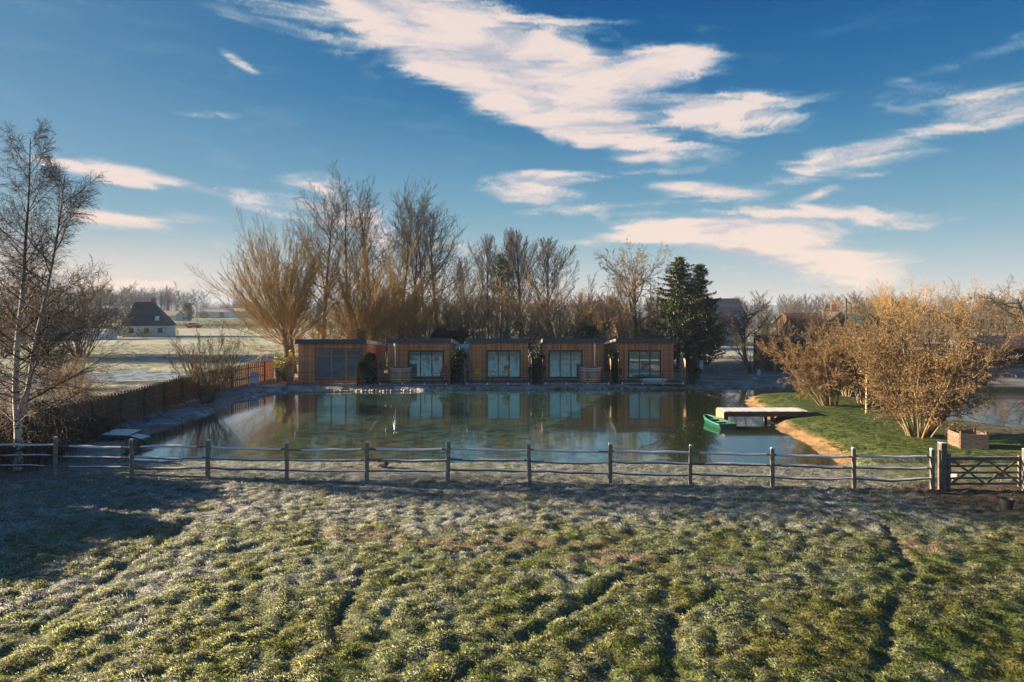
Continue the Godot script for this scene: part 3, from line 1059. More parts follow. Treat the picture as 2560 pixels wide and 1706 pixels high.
func lodge(label: String, xl: float, xr: float, dw: float, win: Array, big := false) -> Node3D:
	# xl..xr roof edges, dw distance of the front wall; win = [left, right, bottom, top] of the glazing from the roof's left edge
	var w := xr - xl
	var o := thing("timber_lodge", label, "cabin", Vector3(xl, 0.12, -dw), 0.0, "timber lodges on the far bank")
	var depth := 7.0
	var e := 0.10
	var hf := 2.78
	var drop := 0.085
	var brown := Color(0.60, 0.255, 0.12)
	# plinth and floor
	var mb := MB.new()
	mb.col = Color(0.06, 0.06, 0.06)
	mb.box(Vector3(w * 0.5, -0.1, -depth * 0.5), Vector3(w - 2.0 * e - 0.06, 0.24, depth))
	part("plinth", mb, M.rough, o)
	mb = MB.new()
	mb.col = Color(0.30, 0.22, 0.15)
	mb.box(Vector3(w * 0.5, 0.045, -2.0), Vector3(w - 0.6, 0.05, 3.7))
	part("floor", mb, M.lying_wood, o)
	# structural walls with thickness
	mb = MB.new()
	mb.col = Color(0.10, 0.06, 0.04)
	var l: float = win[0]
	var r: float = win[1]
	var b: float = win[2]
	var t: float = win[3]
	mb.box(Vector3((e + l) * 0.5, hf * 0.5, -0.07), Vector3(l - e, hf, 0.14))
	mb.box(Vector3((w - e + r) * 0.5, hf * 0.5, -0.07), Vector3(w - e - r, hf, 0.14))
	mb.box(Vector3((l + r) * 0.5, (hf + t) * 0.5, -0.07), Vector3(r - l, hf - t, 0.14))
	mb.box(Vector3((l + r) * 0.5, b * 0.5, -0.07), Vector3(r - l, b, 0.14))
	part("front_wall", mb, M.rough, o)
	for s in [0, 1]:
		mb = MB.new()
		mb.col = Color(0.42, 0.38, 0.33)
		var x := e + 0.07 if s == 0 else w - e - 0.07
		var p := []
		for y in 2:
			for q in [Vector2(-0.07, -0.142), Vector2(0.07, -0.142), Vector2(0.07, -depth + 0.1), Vector2(-0.07, -depth + 0.1)]:
				p.append(Vector3(x + q.x, 0.0 if y == 0 else hf + q.y * drop, q.y))
		mb.hexa(p)
		part("side_wall", mb, M.rough, o)
		var cl := MB.new()
		if s == 0:
			boards(cl, -(depth - 0.1), 0.0, -0.05, hf - drop * (depth - 0.1), 0.0, brown * 0.92, -drop)
		else:
			boards(cl, 0.0, depth - 0.1, -0.05, hf, 0.0, brown * 0.92, drop)
		var c := part("side_cladding", cl, M.upright_wood, o)
		c.set_meta("kind", "stuff")
		c.transform = Transform3D(Basis(Vector3.UP, -PI * 0.5 if s == 0 else PI * 0.5), Vector3(e - 0.002 if s == 0 else w - e + 0.002, 0, 0))
	mb = MB.new()
	mb.col = Color(0.12, 0.07, 0.045)
	mb.box(Vector3(w * 0.5, (hf - depth * drop) * 0.5, -depth + 0.05), Vector3(w - 2.0 * e, hf - depth * drop, 0.1))
	part("back_wall", mb, M.rough, o)
	# room behind the glass
	mb = MB.new()
	mb.col = Color(0.42, 0.36, 0.30)
	mb.box(Vector3(w * 0.5, 1.25, -3.9), Vector3(w - 0.5, 2.4, 0.08))
	part("partition", mb, M.rough, o)
	mb = MB.new()
	mb.col = Color(0.6, 0.58, 0.55)
	mb.box(Vector3(w * 0.5, 2.44, -2.05), Vector3(w - 0.5, 0.04, 3.6))
	part("ceiling", mb, M.rough, o)
	# cladding on the front
	mb = MB.new()
	boards(mb, e, l - 0.05, -0.05, hf, 0.002, brown)
	boards(mb, r + 0.05, w - e, -0.05, hf, 0.002, brown)
	boards(mb, l - 0.05, r + 0.05, t + 0.05, hf, 0.002, brown)
	if b > 0.1:
		boards(mb, l - 0.05, r + 0.05, -0.05, b - 0.05, 0.002, brown)
	part("front_cladding", mb, M.upright_wood, o).set_meta("kind", "stuff")
	# mono-pitch roof: deep fascia in front, pale verge boards down the sides
	mb = MB.new()
	mb.col = Color(0.035, 0.042, 0.05)
	var rp := []
	for y in 2:
		for q in [Vector2(0.0, 0.36), Vector2(w, 0.36), Vector2(w, -depth - 0.15), Vector2(0.0, -depth - 0.15)]:
			rp.append(Vector3(q.x, hf + (q.y - 0.36) * drop + (0.02 if y == 0 else 0.27), q.y))
	mb.hexa(rp)
	var roof := part("roof", mb, M.satin, o)
	mb = MB.new()
	mb.col = Color(0.022, 0.048, 0.08)
	mb.soft(Vector3(w * 0.5, hf + 0.145, 0.385), Vector3(w + 0.06, 0.34, 0.045), 0.006)
	part("fascia", mb, M.satin, roof)
	for s in [0, 1]:
		mb = MB.new()
		mb.col = Color(0.55, 0.52, 0.48)
		var x := -0.014 if s == 0 else w + 0.014
		var p := []
		for y in 2:
			for q in [Vector2(-0.012, 0.36), Vector2(0.012, 0.36), Vector2(0.012, -depth - 0.15), Vector2(-0.012, -depth - 0.15)]:
				p.append(Vector3(x + q.x, hf + (q.y - 0.36) * drop + (0.03 if y == 0 else 0.285), q.y))
		mb.hexa(p)
		part("verge_board", mb, M.lying_wood, roof)
	# glazing
	var fc := Color(0.025, 0.027, 0.03)
	var fm: Material = M.satin
	if big:
		fc = Color(0.36, 0.20, 0.10)
		fm = M.upright_wood
	var wn := Node3D.new()
	wn.name = "window"
	o.add_child(wn, true)
	var th := 0.07
	var n := 3
	var cw := (r - l - th * (n + 1)) / n
	mb = MB.new()
	mb.col = fc
	mb.box(Vector3((l + r) * 0.5, t - th * 0.5, -0.01), Vector3(r - l, th, 0.1))
	mb.box(Vector3((l + r) * 0.5, b + th * 0.5, -0.01), Vector3(r - l, th, 0.1))
	for k in n + 1:
		mb.box(Vector3(l + th * 0.5 + k * (cw + th), (b + t) * 0.5, -0.01), Vector3(th * (1.6 if big and k > 0 and k < n else 1.0), t - b - 2.0 * th, 0.1))
	if big:
		for k in n:
			mb.box(Vector3(l + th + cw * 0.5 + k * (cw + th), t - 0.5, -0.01), Vector3(cw - (0.05 if k > 0 else 0.02), 0.05, 0.09))
	part("frame", mb, fm, wn)
	for k in n:
		var g := MB.new()
		var xa := l + th + k * (cw + th)
		g.quad(Vector3(xa, b + th, -0.012), Vector3(xa + cw, b + th, -0.012), Vector3(xa + cw, t - th, -0.012), Vector3(xa, t - th, -0.012))
		part("pane", g, M.glass, wn)
	return o

func screen(label: String, x: float, d0: float, d1: float, h: float) -> void:
	# a short run of pale upright pickets at the side of a terrace
	R.seed = int(x * 100.0) + 900
	var o := thing("picket_screen", label, "screen", Vector3(x, 0.1, -d0), 0.0, "screens beside the lodges")
	var n := int((d1 - d0) / 0.13)
	for k in n:
		var mb := MB.new()
		mb.col = jit(Color(0.34, 0.22, 0.15), 0.25)
		var hh := h * lerpf(0.86, 1.0, float(k) / n) + R.randf_range(-0.05, 0.03)
		mb.prism(PackedVector2Array([Vector2(-0.06, -0.15), Vector2(0.06, -0.15), Vector2(0.06, hh - 0.08), Vector2(0.0, hh), Vector2(-0.06, hh - 0.08)]), Transform3D(Basis(Vector3.UP, PI * 0.5), Vector3(0, 0, -0.065 - k * 0.13)), 0.02)
		part("picket", mb, M.upright_wood, o)
	for y: float in [0.35, h * 0.72]:
		var mb := MB.new()
		mb.col = Color(0.22, 0.14, 0.09)
		mb.box(Vector3(0.03, y, -(d1 - d0) * 0.5), Vector3(0.035, 0.07, d1 - d0))
		part("cross_rail", mb, M.rough, o)

func terrace(label: String, x0: float, x1: float, dw: float, df: float) -> void:
	R.seed = int(x0 * 50.0) + 400
	var o := thing("terrace", label, "terrace", Vector3(x0, 0.0, -df), 0.0, "terraces in front of the lodges")
	var w := x1 - x0
	var dep := dw - df - 0.04
	var mb := MB.new()
	mb.col = Color(0.05, 0.042, 0.035)
	mb.box(Vector3(w * 0.5, 0.02, -dep * 0.5), Vector3(w - 0.04, 0.2, dep - 0.06))
	part("substructure", mb, M.rough, o)
	mb = MB.new()
	var z := -0.01
	while z > -dep + 0.1:
		mb.col = jit(Color(0.10, 0.09, 0.085), 0.25)
		mb.box(Vector3(w * 0.5, 0.135, z - 0.066), Vector3(w, 0.028, 0.128))
		z -= 0.14
	part("decking", mb, M.lying_wood, o).set_meta("kind", "stuff")
	mb = MB.new()
	mb.col = Color(0.30, 0.32, 0.35)
	mb.box(Vector3(w * 0.5, 0.085, 0.014), Vector3(w + 0.02, 0.09, 0.02))
	part("edge_board", mb, M.lying_wood, o)
	for k in 4:
		var x := 0.06 + (w - 0.12) * k / 3.0
		mb = MB.new()
		mb.col = Color(0.05, 0.05, 0.055)
		mb.box(Vector3(x, 0.44, -0.06), Vector3(0.04, 0.78, 0.04))
		var p := part("baluster", mb, M.satin, o)
		mb = MB.new()
		mb.col = Color(0.7, 0.72, 0.74)
		mb.box(Vector3(x, 0.10, 0.036), Vector3(0.075, 0.19, 0.02))
		part("bracket", mb, M.plain, p)
	for y: float in [0.42, 0.62, 0.8]:
		mb = MB.new()
		mb.col = Color(0.6, 0.6, 0.6)
		mb.bar(Vector3(0.06, y, -0.06), Vector3(w - 0.06, y, -0.06), 0.005, 0.005, 4, false)
		part("wire", mb, M.satin, o)

func hot_tub(label: String, at: Vector3) -> void:
	var o := thing("hot_tub", label, "hot tub", at, 0.0, "barrel hot tubs")
	R.seed = 61
	for k in 26:
		var a := TAU * k / 26.0
		var mb := MB.new()
		mb.col = jit(Color(0.46, 0.27, 0.15), 0.18)
		mb.box(Vector3(0, 0.5, 0.73), Vector3(0.172, 0.94, 0.045))
		var s := part("stave", mb, M.upright_wood, o)
		s.rotation.y = a
	var mb := MB.new()
	mb.col = Color(0.55, 0.56, 0.58)
	for h: float in [0.22, 0.84]:
		mb.lathe(Vector3(0, h, 0), PackedVector2Array([Vector2(0.765, -0.02), Vector2(0.765, 0.02)]), 26)
	part("hoop", mb, M.satin, o)
	mb = MB.new()
	mb.col = Color(0.62, 0.60, 0.57)
	mb.lathe(Vector3(0, 0.97, 0), PackedVector2Array([Vector2(0.66, 0.0), Vector2(0.80, 0.0), Vector2(0.80, 0.045), Vector2(0.66, 0.045)]), 26)
	part("rim", mb, M.rough, o)
	mb = MB.new()
	mb.col = Color(0.05, 0.06, 0.065)
	mb.lathe(Vector3(0, 0.9, 0), PackedVector2Array([Vector2(0.71, 0.0), Vector2(0.0, 0.001)]), 26)
	part("lining", mb, M.satin, o)
	mb = MB.new()
	mb.col = Color(0.6, 0.62, 0.64)
	mb.lathe(Vector3(0, 0.0, 0), PackedVector2Array([Vector2(0.0, 0.0), Vector2(0.6, 0.0), Vector2(0.6, 0.05)]), 20)
	part("base", mb, M.plain, o)

func flue(label: String, at: Vector3, h: float) -> void:
	var o := thing("stove_flue", label, "flue", at, 0.0, "hot tub stove flues")
	var mb := MB.new()
	mb.bar(Vector3.ZERO, Vector3(0, h * 0.55, 0), 0.07, 0.07, 12)
	part("lower_pipe", mb, M.steel, o)
	mb = MB.new()
	mb.bar(Vector3(0, h * 0.55, 0), Vector3(0, h, 0), 0.082, 0.082, 12)
	part("upper_pipe", mb, M.steel, o)
	mb = MB.new()
	mb.lathe(Vector3(0, h + 0.03, 0), PackedVector2Array([Vector2(0.13, 0.0), Vector2(0.0, 0.07)]), 12)
	mb.bar(Vector3(0.06, h, 0), Vector3(0.06, h + 0.05, 0), 0.008, 0.008, 4)
	mb.bar(Vector3(-0.06, h, 0), Vector3(-0.06, h + 0.05, 0), 0.008, 0.008, 4)
	part("rain_cap", mb, M.steel, o)
	mb = MB.new()
	mb.col = Color(0.05, 0.05, 0.05)
	mb.box(Vector3(0, -0.3, 0), Vector3(0.28, 0.7, 0.28))
	part("stove_box", mb, M.satin, o)

func chair(label: String, at: Vector3, turn: float, col: Color, fat := false) -> void:
	var o := thing("terrace_chair", label, "chair", at, turn, "chairs on the terraces")
	var w := 0.5 if not fat else 0.62
	for k in 5:
		var mb := MB.new()
		mb.col = jit(col, 0.1)
		mb.soft(Vector3(0, 0.44 - (0.02 * k if fat else 0.0), 0.2 - k * 0.1), Vector3(w, 0.02, 0.085), 0.004)
		part("seat_slat", mb, M.plain, o)
	for k in 6 if fat else 4:
		var mb := MB.new()
		mb.col = jit(col, 0.1)
		if fat:
			mb.soft(Vector3((k - 2.5) * 0.1, 0.75, -0.32), Vector3(0.085, 0.8, 0.02), 0.004, Basis(Vector3(1, 0, 0), -0.3))
		else:
			mb.soft(Vector3(0, 0.58 + k * 0.1, -0.26 - k * 0.025), Vector3(w, 0.085, 0.018), 0.004, Basis(Vector3(1, 0, 0), -0.25))
		part("back_slat", mb, M.plain, o)
	for s: float in [-1.0, 1.0]:
		for z: float in [0.2, -0.22]:
			var mb := MB.new()
			mb.col = col * 0.9
			mb.bar(Vector3(s * w * 0.48, 0.0, z + (0.05 if z > 0.0 else -0.06)), Vector3(s * w * 0.48, 0.43, z), 0.018, 0.018, 5)
			part("leg", mb, M.plain, o)
		if fat:
			var mb := MB.new()
			mb.col = col
			mb.soft(Vector3(s * (w * 0.5 + 0.05), 0.6, -0.05), Vector3(0.13, 0.025, 0.62), 0.006)
			part("armrest", mb, M.plain, o)
		var mb2 := MB.new()
		mb2.col = col * 0.9
		mb2.bar(Vector3(s * w * 0.46, 0.43, -0.22), Vector3(s * w * 0.46, 0.95, -0.38), 0.014, 0.014, 5)
		part("back_upright", mb2, M.plain, o)

func bed(label: String, at: Vector3, w: float, sheet: Color) -> void:
	var o := thing("bed", label, "bed", at, 0.0, "beds behind the lodge windows")
	var mb := MB.new()
	mb.col = Color(0.20, 0.14, 0.10)
	mb.soft(Vector3(0, 0.16, 0), Vector3(w, 0.32, 1.9), 0.02)
	part("base", mb, M.rough, o)
	mb = MB.new()
	mb.col = sheet
	mb.soft(Vector3(0, 0.44, 0.0), Vector3(w + 0.04, 0.24, 1.92), 0.06)
	part("duvet", mb, M.rough, o)
	for s: float in [-0.27, 0.27]:
		mb = MB.new()
		mb.col = Color(0.80, 0.80, 0.80)
		mb.soft(Vector3(s * w, 0.68, -0.55), Vector3(w * 0.42, 0.32, 0.16), 0.07, Basis(Vector3(1, 0, 0), -0.5))
		part("pillow", mb, M.rough, o)

func curtain(label: String, at: Vector3, w: float, h: float, side: float) -> void:
	var mb := MB.new()
	mb.col = Color(0.78, 0.78, 0.78)
	var n := 14
	for k in n:
		var rows := 6
		for j in rows:
			var f := func(a: int, r: int) -> Vector3:
				var y := h * (1.0 - float(r) / rows)
				var pinch := 1.0 - 0.75 * smoothstep(0.0, 0.55, float(r) / rows)
				return Vector3(side * w * pinch * a / n, y, 0.035 * sin(a * 1.7))
			mb.quad(f.call(k, j + 1), f.call(k + 1, j + 1), f.call(k + 1, j), f.call(k, j))
	var o := solo("curtain", mb, M.rough, label, "curtain", at, "white curtains in the middle lodge")
	o.position = at

func make_lodges() -> void:
	R.seed = 50
	lodge("leftmost lodge, wide glazing with wooden mullions and no terrace", -15.5, -10.45, 49.2, [1.38, 4.62, 0.18, 2.38], true)
	lodge("second lodge from the left, with hot tub flue left of its window", -9.26, -4.5, 50.5, [1.62, 4.2, 0.14, 2.15])
	lodge("middle lodge of the five, with white curtains and yellow chairs", -3.26, 1.26, 50.5, [1.42, 3.88, 0.14, 2.17])
	lodge("fourth lodge from the left, with hot tub right of its window", 2.26, 6.88, 50.5, [0.48, 2.92, 0.14, 2.17])
	lodge("rightmost lodge, with an oval spa bath on its terrace", 7.64, 12.05, 50.5, [0.98, 3.36, 0.14, 2.17])
	terrace("terrace with hot tub and red chair, second lodge", -9.3, -4.55, 50.4, 47.9)
	terrace("terrace with two yellow chairs, middle lodge", -3.25, 1.25, 50.4, 48.1)
	terrace("terrace with hot tub at its right, fourth lodge", 2.3, 6.9, 50.4, 48.3)
	terrace("terrace with white oval spa bath, rightmost lodge", 7.75, 12.2, 50.4, 48.4)
	screen("picket screen at the left corner of the leftmost lodge", -15.72, 47.6, 49.1, 1.85)
	screen("picket screen right of the leftmost lodge", -10.9, 47.7, 49.0, 1.8)
	screen("picket screen on the left side of the second lodge terrace", -9.42, 48.0, 50.2, 2.0)
	screen("picket screen on the right side of the second lodge terrace", -4.42, 48.0, 50.2, 2.0)
	screen("picket screen on the left side of the middle lodge terrace", -3.38, 48.2, 50.2, 2.0)
	screen("picket screen on the right side of the middle lodge terrace", 1.38, 48.2, 50.2, 2.0)
	screen("picket screen on the left side of the fourth lodge terrace", 2.18, 48.4, 50.2, 2.0)
	screen("picket screen on the right side of the fourth lodge terrace", 7.03, 48.4, 50.2, 2.0)
	screen("picket screen on the left side of the rightmost lodge terrace", 7.6, 48.5, 50.2, 2.0)
	screen("picket screen on the right side of the rightmost lodge terrace", 12.34, 48.5, 50.2, 2.0)
	hot_tub("wooden barrel hot tub left on the second lodge terrace", Vector3(-8.0, 0.15, -49.0))
	hot_tub("wooden barrel hot tub right on the fourth lodge terrace", Vector3(5.65, 0.15, -49.2))
	flue("thin steel flue of the left hot tub", Vector3(-8.55, 0.85, -49.9), 2.0)
	flue("shiny steel flue of the right hot tub", Vector3(6.05, 0.85, -50.0), 2.0)
	chair("red slatted armchair on the second lodge terrace", Vector3(-5.1, 0.15, -48.9), -0.7, Color(0.36, 0.035, 0.03), true)
	chair("left yellow chair on the middle lodge terrace", Vector3(-2.3, 0.15, -49.0), 0.6, Color(0.62, 0.36, 0.03))
	chair("right yellow chair on the middle lodge terrace", Vector3(-0.6, 0.15, -49.0), -0.6, Color(0.62, 0.36, 0.03))
	var o := thing("side_table", "small yellow table between the yellow chairs", "table", Vector3(-1.4, 0.15, -48.9))
	var mb := MB.new()
	mb.col = Color(0.6, 0.4, 0.12)
	mb.soft(Vector3(0, 0.46, 0), Vector3(0.42, 0.025, 0.42), 0.006)
	part("top", mb, M.plain, o)
	for q in [Vector2(-1, -1), Vector2(1, -1), Vector2(1, 1), Vector2(-1, 1)]:
		mb = MB.new()
		mb.col = Color(0.55, 0.36, 0.1)
		mb.bar(Vector3(q.x * 0.19, 0, q.y * 0.19), Vector3(q.x * 0.17, 0.45, q.y * 0.17), 0.014, 0.014, 5)
		part("leg", mb, M.plain, o)
	o = thing("spa_bath", "white oval spa bath sunk in the rightmost terrace", "bath", Vector3(10.2, 0.15, -49.0))
	mb = MB.new()
	mb.col = Color(0.62, 0.68, 0.72)
	mb.lathe(Vector3.ZERO, PackedVector2Array([Vector2(0.5, 0.0), Vector2(0.58, 0.16), Vector2(0.56, 0.2), Vector2(0.48, 0.18), Vector2(0.45, 0.1)]), 28)
	var sh := part("shell", mb, M.satin, o)
	sh.scale = Vector3(1.7, 1, 1)
	mb = MB.new()
	mb.col = Color(0.35, 0.55, 0.65)
	mb.lathe(Vector3(0, 0.13, 0), PackedVector2Array([Vector2(0.47, 0.0), Vector2(0.0, 0.002)]), 28)
	var wt := part("water", mb, M.satin, o)
	wt.scale = Vector3(1.7, 1, 1)
	o = thing("gas_bottle", "dark blue bottle beside the right hot tub", "bottle", Vector3(6.6, 0.15, -48.9))
	mb = MB.new()
	mb.col = Color(0.02, 0.05, 0.12)
	mb.lathe(Vector3.ZERO, PackedVector2Array([Vector2(0.0, 0.0), Vector2(0.15, 0.0), Vector2(0.16, 0.04), Vector2(0.16, 0.36), Vector2(0.11, 0.44), Vector2(0.0, 0.45)]), 14)
	part("body", mb, M.satin, o)
	mb = MB.new()
	mb.col = Color(0.1, 0.1, 0.1)
	mb.lathe(Vector3(0, 0.45, 0), PackedVector2Array([Vector2(0.08, 0.0), Vector2(0.08, 0.09), Vector2(0.06, 0.1)]), 10)
	part("collar", mb, M.satin, o)
	bed("white bed behind the second lodge window", Vector3(-6.1, 0.19, -52.3), 1.5, Color(0.75, 0.76, 0.78))
	bed("grey blue bed behind the rightmost lodge window", Vector3(10.0, 0.19, -52.4), 1.6, Color(0.45, 0.52, 0.60))
	bed("white bed behind the middle lodge window", Vector3(-0.7, 0.19, -52.8), 1.5, Color(0.70, 0.72, 0.74))
	curtain("white curtain tied back at the left of the middle window", Vector3(-1.74, 0.3, -50.75), 0.5, 1.9, 1.0)
	curtain("white curtain tied back at the right of the middle window", Vector3(0.52, 0.3, -50.75), 0.35, 1.9, -1.0)
	o = thing("armchair", "turquoise armchair behind the fourth lodge window", "armchair", Vector3(4.15, 0.19, -51.5))
	for a in [["seat", Vector3(0, 0.25, 0.05), Vector3(0.62, 0.42, 0.62)], ["backrest", Vector3(0, 0.55, -0.26), Vector3(0.7, 0.8, 0.16)], ["armrest", Vector3(-0.36, 0.35, 0.02), Vector3(0.12, 0.6, 0.62)], ["armrest", Vector3(0.36, 0.35, 0.02), Vector3(0.12, 0.6, 0.62)]]:
		mb = MB.new()
		mb.col = Color(0.10, 0.50, 0.55)
		mb.soft(a[1], a[2], 0.03)
		part(a[0], mb, M.rough, o)
	o = thing("dining_table", "dark table behind the leftmost lodge glazing", "table", Vector3(-12.3, 0.19, -51.2))
	mb = MB.new()
	mb.col = Color(0.12, 0.09, 0.07)
	mb.soft(Vector3(0, 0.74, 0), Vector3(1.5, 0.04, 0.8), 0.01)
	part("top", mb, M.lying_wood, o)
	for q in [Vector2(-1, -1), Vector2(1, -1), Vector2(1, 1), Vector2(-1, 1)]:
		mb = MB.new()
		mb.col = Color(0.10, 0.08, 0.07)
		mb.box(Vector3(q.x * 0.68, 0.36, q.y * 0.33), Vector3(0.06, 0.72, 0.06))
		part("leg", mb, M.rough, o)

# ------------------------------------------------------------------ things by the water and in the paddock

func make_jetty() -> void:
	R.seed = 71
	var o := thing("jetty", "low wooden jetty with frosted planks reaching from the spit", "jetty", Vector3(10.45, 0.0, -34.15))
	var len := 4.15
	for z: float in [0.58, -0.58]:
		var mb := MB.new()
		mb.col = Color(0.105, 0.065, 0.04)
		mb.soft(Vector3(len * 0.5, 0.20, z), Vector3(len, 0.22, 0.09), 0.01)
		part("beam", mb, M.lying_wood, o)
	var mb := MB.new()
	mb.col = Color(0.30, 0.19, 0.13)
	mb.soft(Vector3(-0.03, 0.03, 0), Vector3(0.05, 0.56, 1.28), 0.008)
	part("end_board", mb, M.lying_wood, o)
	for x: float in [0.12, 2.4]:
		for z: float in [0.46, -0.46]:
			mb = MB.new()
			mb.col = Color(0.13, 0.085, 0.055)
			mb.soft(Vector3(x, -0.5, z), Vector3(0.16, 1.18, 0.14), 0.012)
			part("pile", mb, M.upright_wood, o)
	var n := 29
	var p := MB.new()
	p.col = Color(0.26, 0.22, 0.19)
	p.soft(Vector3.ZERO, Vector3(0.134, 0.035, 1.32), 0.005)
	var pm := p.mesh(M.lying_wood)
	var fr := MB.new()
	fr.soft(Vector3(0, 0.021, 0), Vector3(0.128, 0.01, 1.30), 0.003)
	var fm := fr.mesh(M.frost)
	for k in n:
		var b := put("plank", pm, o)
		b.position = Vector3(0.07 + k * (len - 0.02) / n, 0.332 + R.randf_range(-0.003, 0.003), R.randf_range(-0.02, 0.02))
		b.rotation.y = R.randfn() * 0.006
		put("frost_crust", fm, b)

func make_boat() -> void:
	# flat-bottomed punt: square stern towards us, raised pointed bow
	var o := thing("rowing_boat", "green flat-bottomed rowing boat moored by the jetty", "boat", Vector3(10.15, WATER, -32.1), 0.2)
	var L := 2.3
	var n := 14
	var green := Color(0.010, 0.072, 0.05)
	var hull := MB.new()
	var inner := MB.new()
	var rim := MB.new()
	hull.col = green
	inner.col = Color(0.015, 0.12, 0.08)
	rim.col = Color(0.022, 0.18, 0.115)
	var half := func(t: float) -> float: return 0.43 * pow(maxf(0.0, 1.0 - pow(t, 2.6)), 0.75) + 0.02
	var top := func(t: float) -> float: return 0.22 + 0.12 * t * t
	var bot := func(t: float) -> float: return -0.10 + 0.22 * pow(t, 3.0)
	var sec := func(t: float, s: float, y: float, inset: float) -> Vector3:
		return Vector3(s * maxf(0.005, half.call(t) * (0.80 + 0.20 * y) - inset), lerpf(bot.call(t), top.call(t), y), -t * L)
	for s: float in [-1.0, 1.0]:
		for k in n:
			var t0 := float(k) / n
			var t1 := float(k + 1) / n
			var a: Vector3 = sec.call(t0, s, 0.0, 0.0)
			var b: Vector3 = sec.call(t1, s, 0.0, 0.0)
			var c: Vector3 = sec.call(t1, s, 1.0, 0.0)
			var d: Vector3 = sec.call(t0, s, 1.0, 0.0)
			var a2: Vector3 = sec.call(t0, s, 0.12, 0.035)
			var b2: Vector3 = sec.call(t1, s, 0.12, 0.035)
			var c2: Vector3 = sec.call(t1, s, 1.0, 0.035)
			var d2: Vector3 = sec.call(t0, s, 1.0, 0.035)
			var up := Vector3(0, 0.015, 0)
			if s > 0.0:
				hull.quad(a, b, c, d); inner.quad(b2, a2, d2, c2)
				rim.quad(d + up, c + up, c2 + up, d2 + up); rim.quad(d - up * 3.0 + Vector3(0.012, 0, 0), c - up * 3.0 + Vector3(0.012, 0, 0), c + up, d + up)
			else:
				hull.quad(b, a, d, c); inner.quad(a2, b2, c2, d2)
				rim.quad(c + up, d + up, d2 + up, c2 + up); rim.quad(c - up * 3.0 - Vector3(0.012, 0, 0), d - up * 3.0 - Vector3(0.012, 0, 0), d + up, c + up)
	for k in n:
		var t0 := float(k) / n
		var t1 := float(k + 1) / n
		hull.quad(sec.call(t0, -1.0, 0.0, 0.0), sec.call(t1, -1.0, 0.0, 0.0), sec.call(t1, 1.0, 0.0, 0.0), sec.call(t0, 1.0, 0.0, 0.0))
		inner.quad(sec.call(t0, -1.0, 0.12, 0.035), sec.call(t0, 1.0, 0.12, 0.035), sec.call(t1, 1.0, 0.12, 0.035), sec.call(t1, -1.0, 0.12, 0.035))
	part("hull", hull, M.satin, o)
	part("inside", inner, M.rough, o)
	part("gunwale", rim, M.satin, o)
	var mb := MB.new()
	mb.col = green * 1.1
	mb.prism(PackedVector2Array([Vector2(-0.355, -0.1), Vector2(0.355, -0.1), Vector2(0.45, 0.235), Vector2(-0.45, 0.235)]), Transform3D(Basis(), Vector3(0, 0, 0.012)), 0.05)
	part("transom", mb, M.satin, o)
	for t: float in [0.14, 0.42, 0.68]:
		mb = MB.new()
		mb.col = Color(0.36, 0.37, 0.35)
		mb.soft(Vector3(0, top.call(t) - 0.07, -t * L), Vector3(half.call(t) * 1.82, 0.03, 0.24), 0.006)
		part("thwart", mb, M.lying_wood, o)
	for t: float in [0.05, 0.12, 0.2, 0.28]:
		for s: float in [-1.0, 1.0]:
			mb = MB.new()
			mb.col = green
			mb.box(Vector3(s * (half.call(t) * 0.93 - 0.05), 0.08, -t * L), Vector3(0.03, 0.28, 0.04))
			part("rib", mb, M.satin, o)

func make_crate() -> void:
	R.seed = 73
	var o := thing("timber_crate", "open slatted timber crate with its front painted sunlit pink brown right of the big hazel", "crate", Vector3(17.3, ground_y(17.3, 25.9), -25.9), -0.16)
	for side in 4:
		for k in 3:
			var mb := MB.new()
			mb.col = jit(Color(0.40, 0.25, 0.175) if side == 0 else Color(0.16, 0.11, 0.08), 0.14)  # sunlight on the front painted into its boards, other sides kept dark
			var w := 0.98 if side % 2 == 0 else 0.92
			mb.soft(Vector3(0, 0.10 + k * 0.185, 0.0), Vector3(w, 0.178, 0.022), 0.004)
			var b := part("board", mb, M.lying_wood, o)
			b.transform = Transform3D(Basis(Vector3.UP, side * PI * 0.5), Basis(Vector3.UP, side * PI * 0.5) * Vector3(0, 0, 0.49))
	for q in [Vector2(-1, -1), Vector2(1, -1), Vector2(1, 1), Vector2(-1, 1)]:
		var mb := MB.new()
		mb.col = Color(0.16, 0.11, 0.08)
		mb.soft(Vector3(q.x * 0.44, 0.3, q.y * 0.44), Vector3(0.06, 0.72, 0.06), 0.005)
		part("corner_post", mb, M.upright_wood, o)

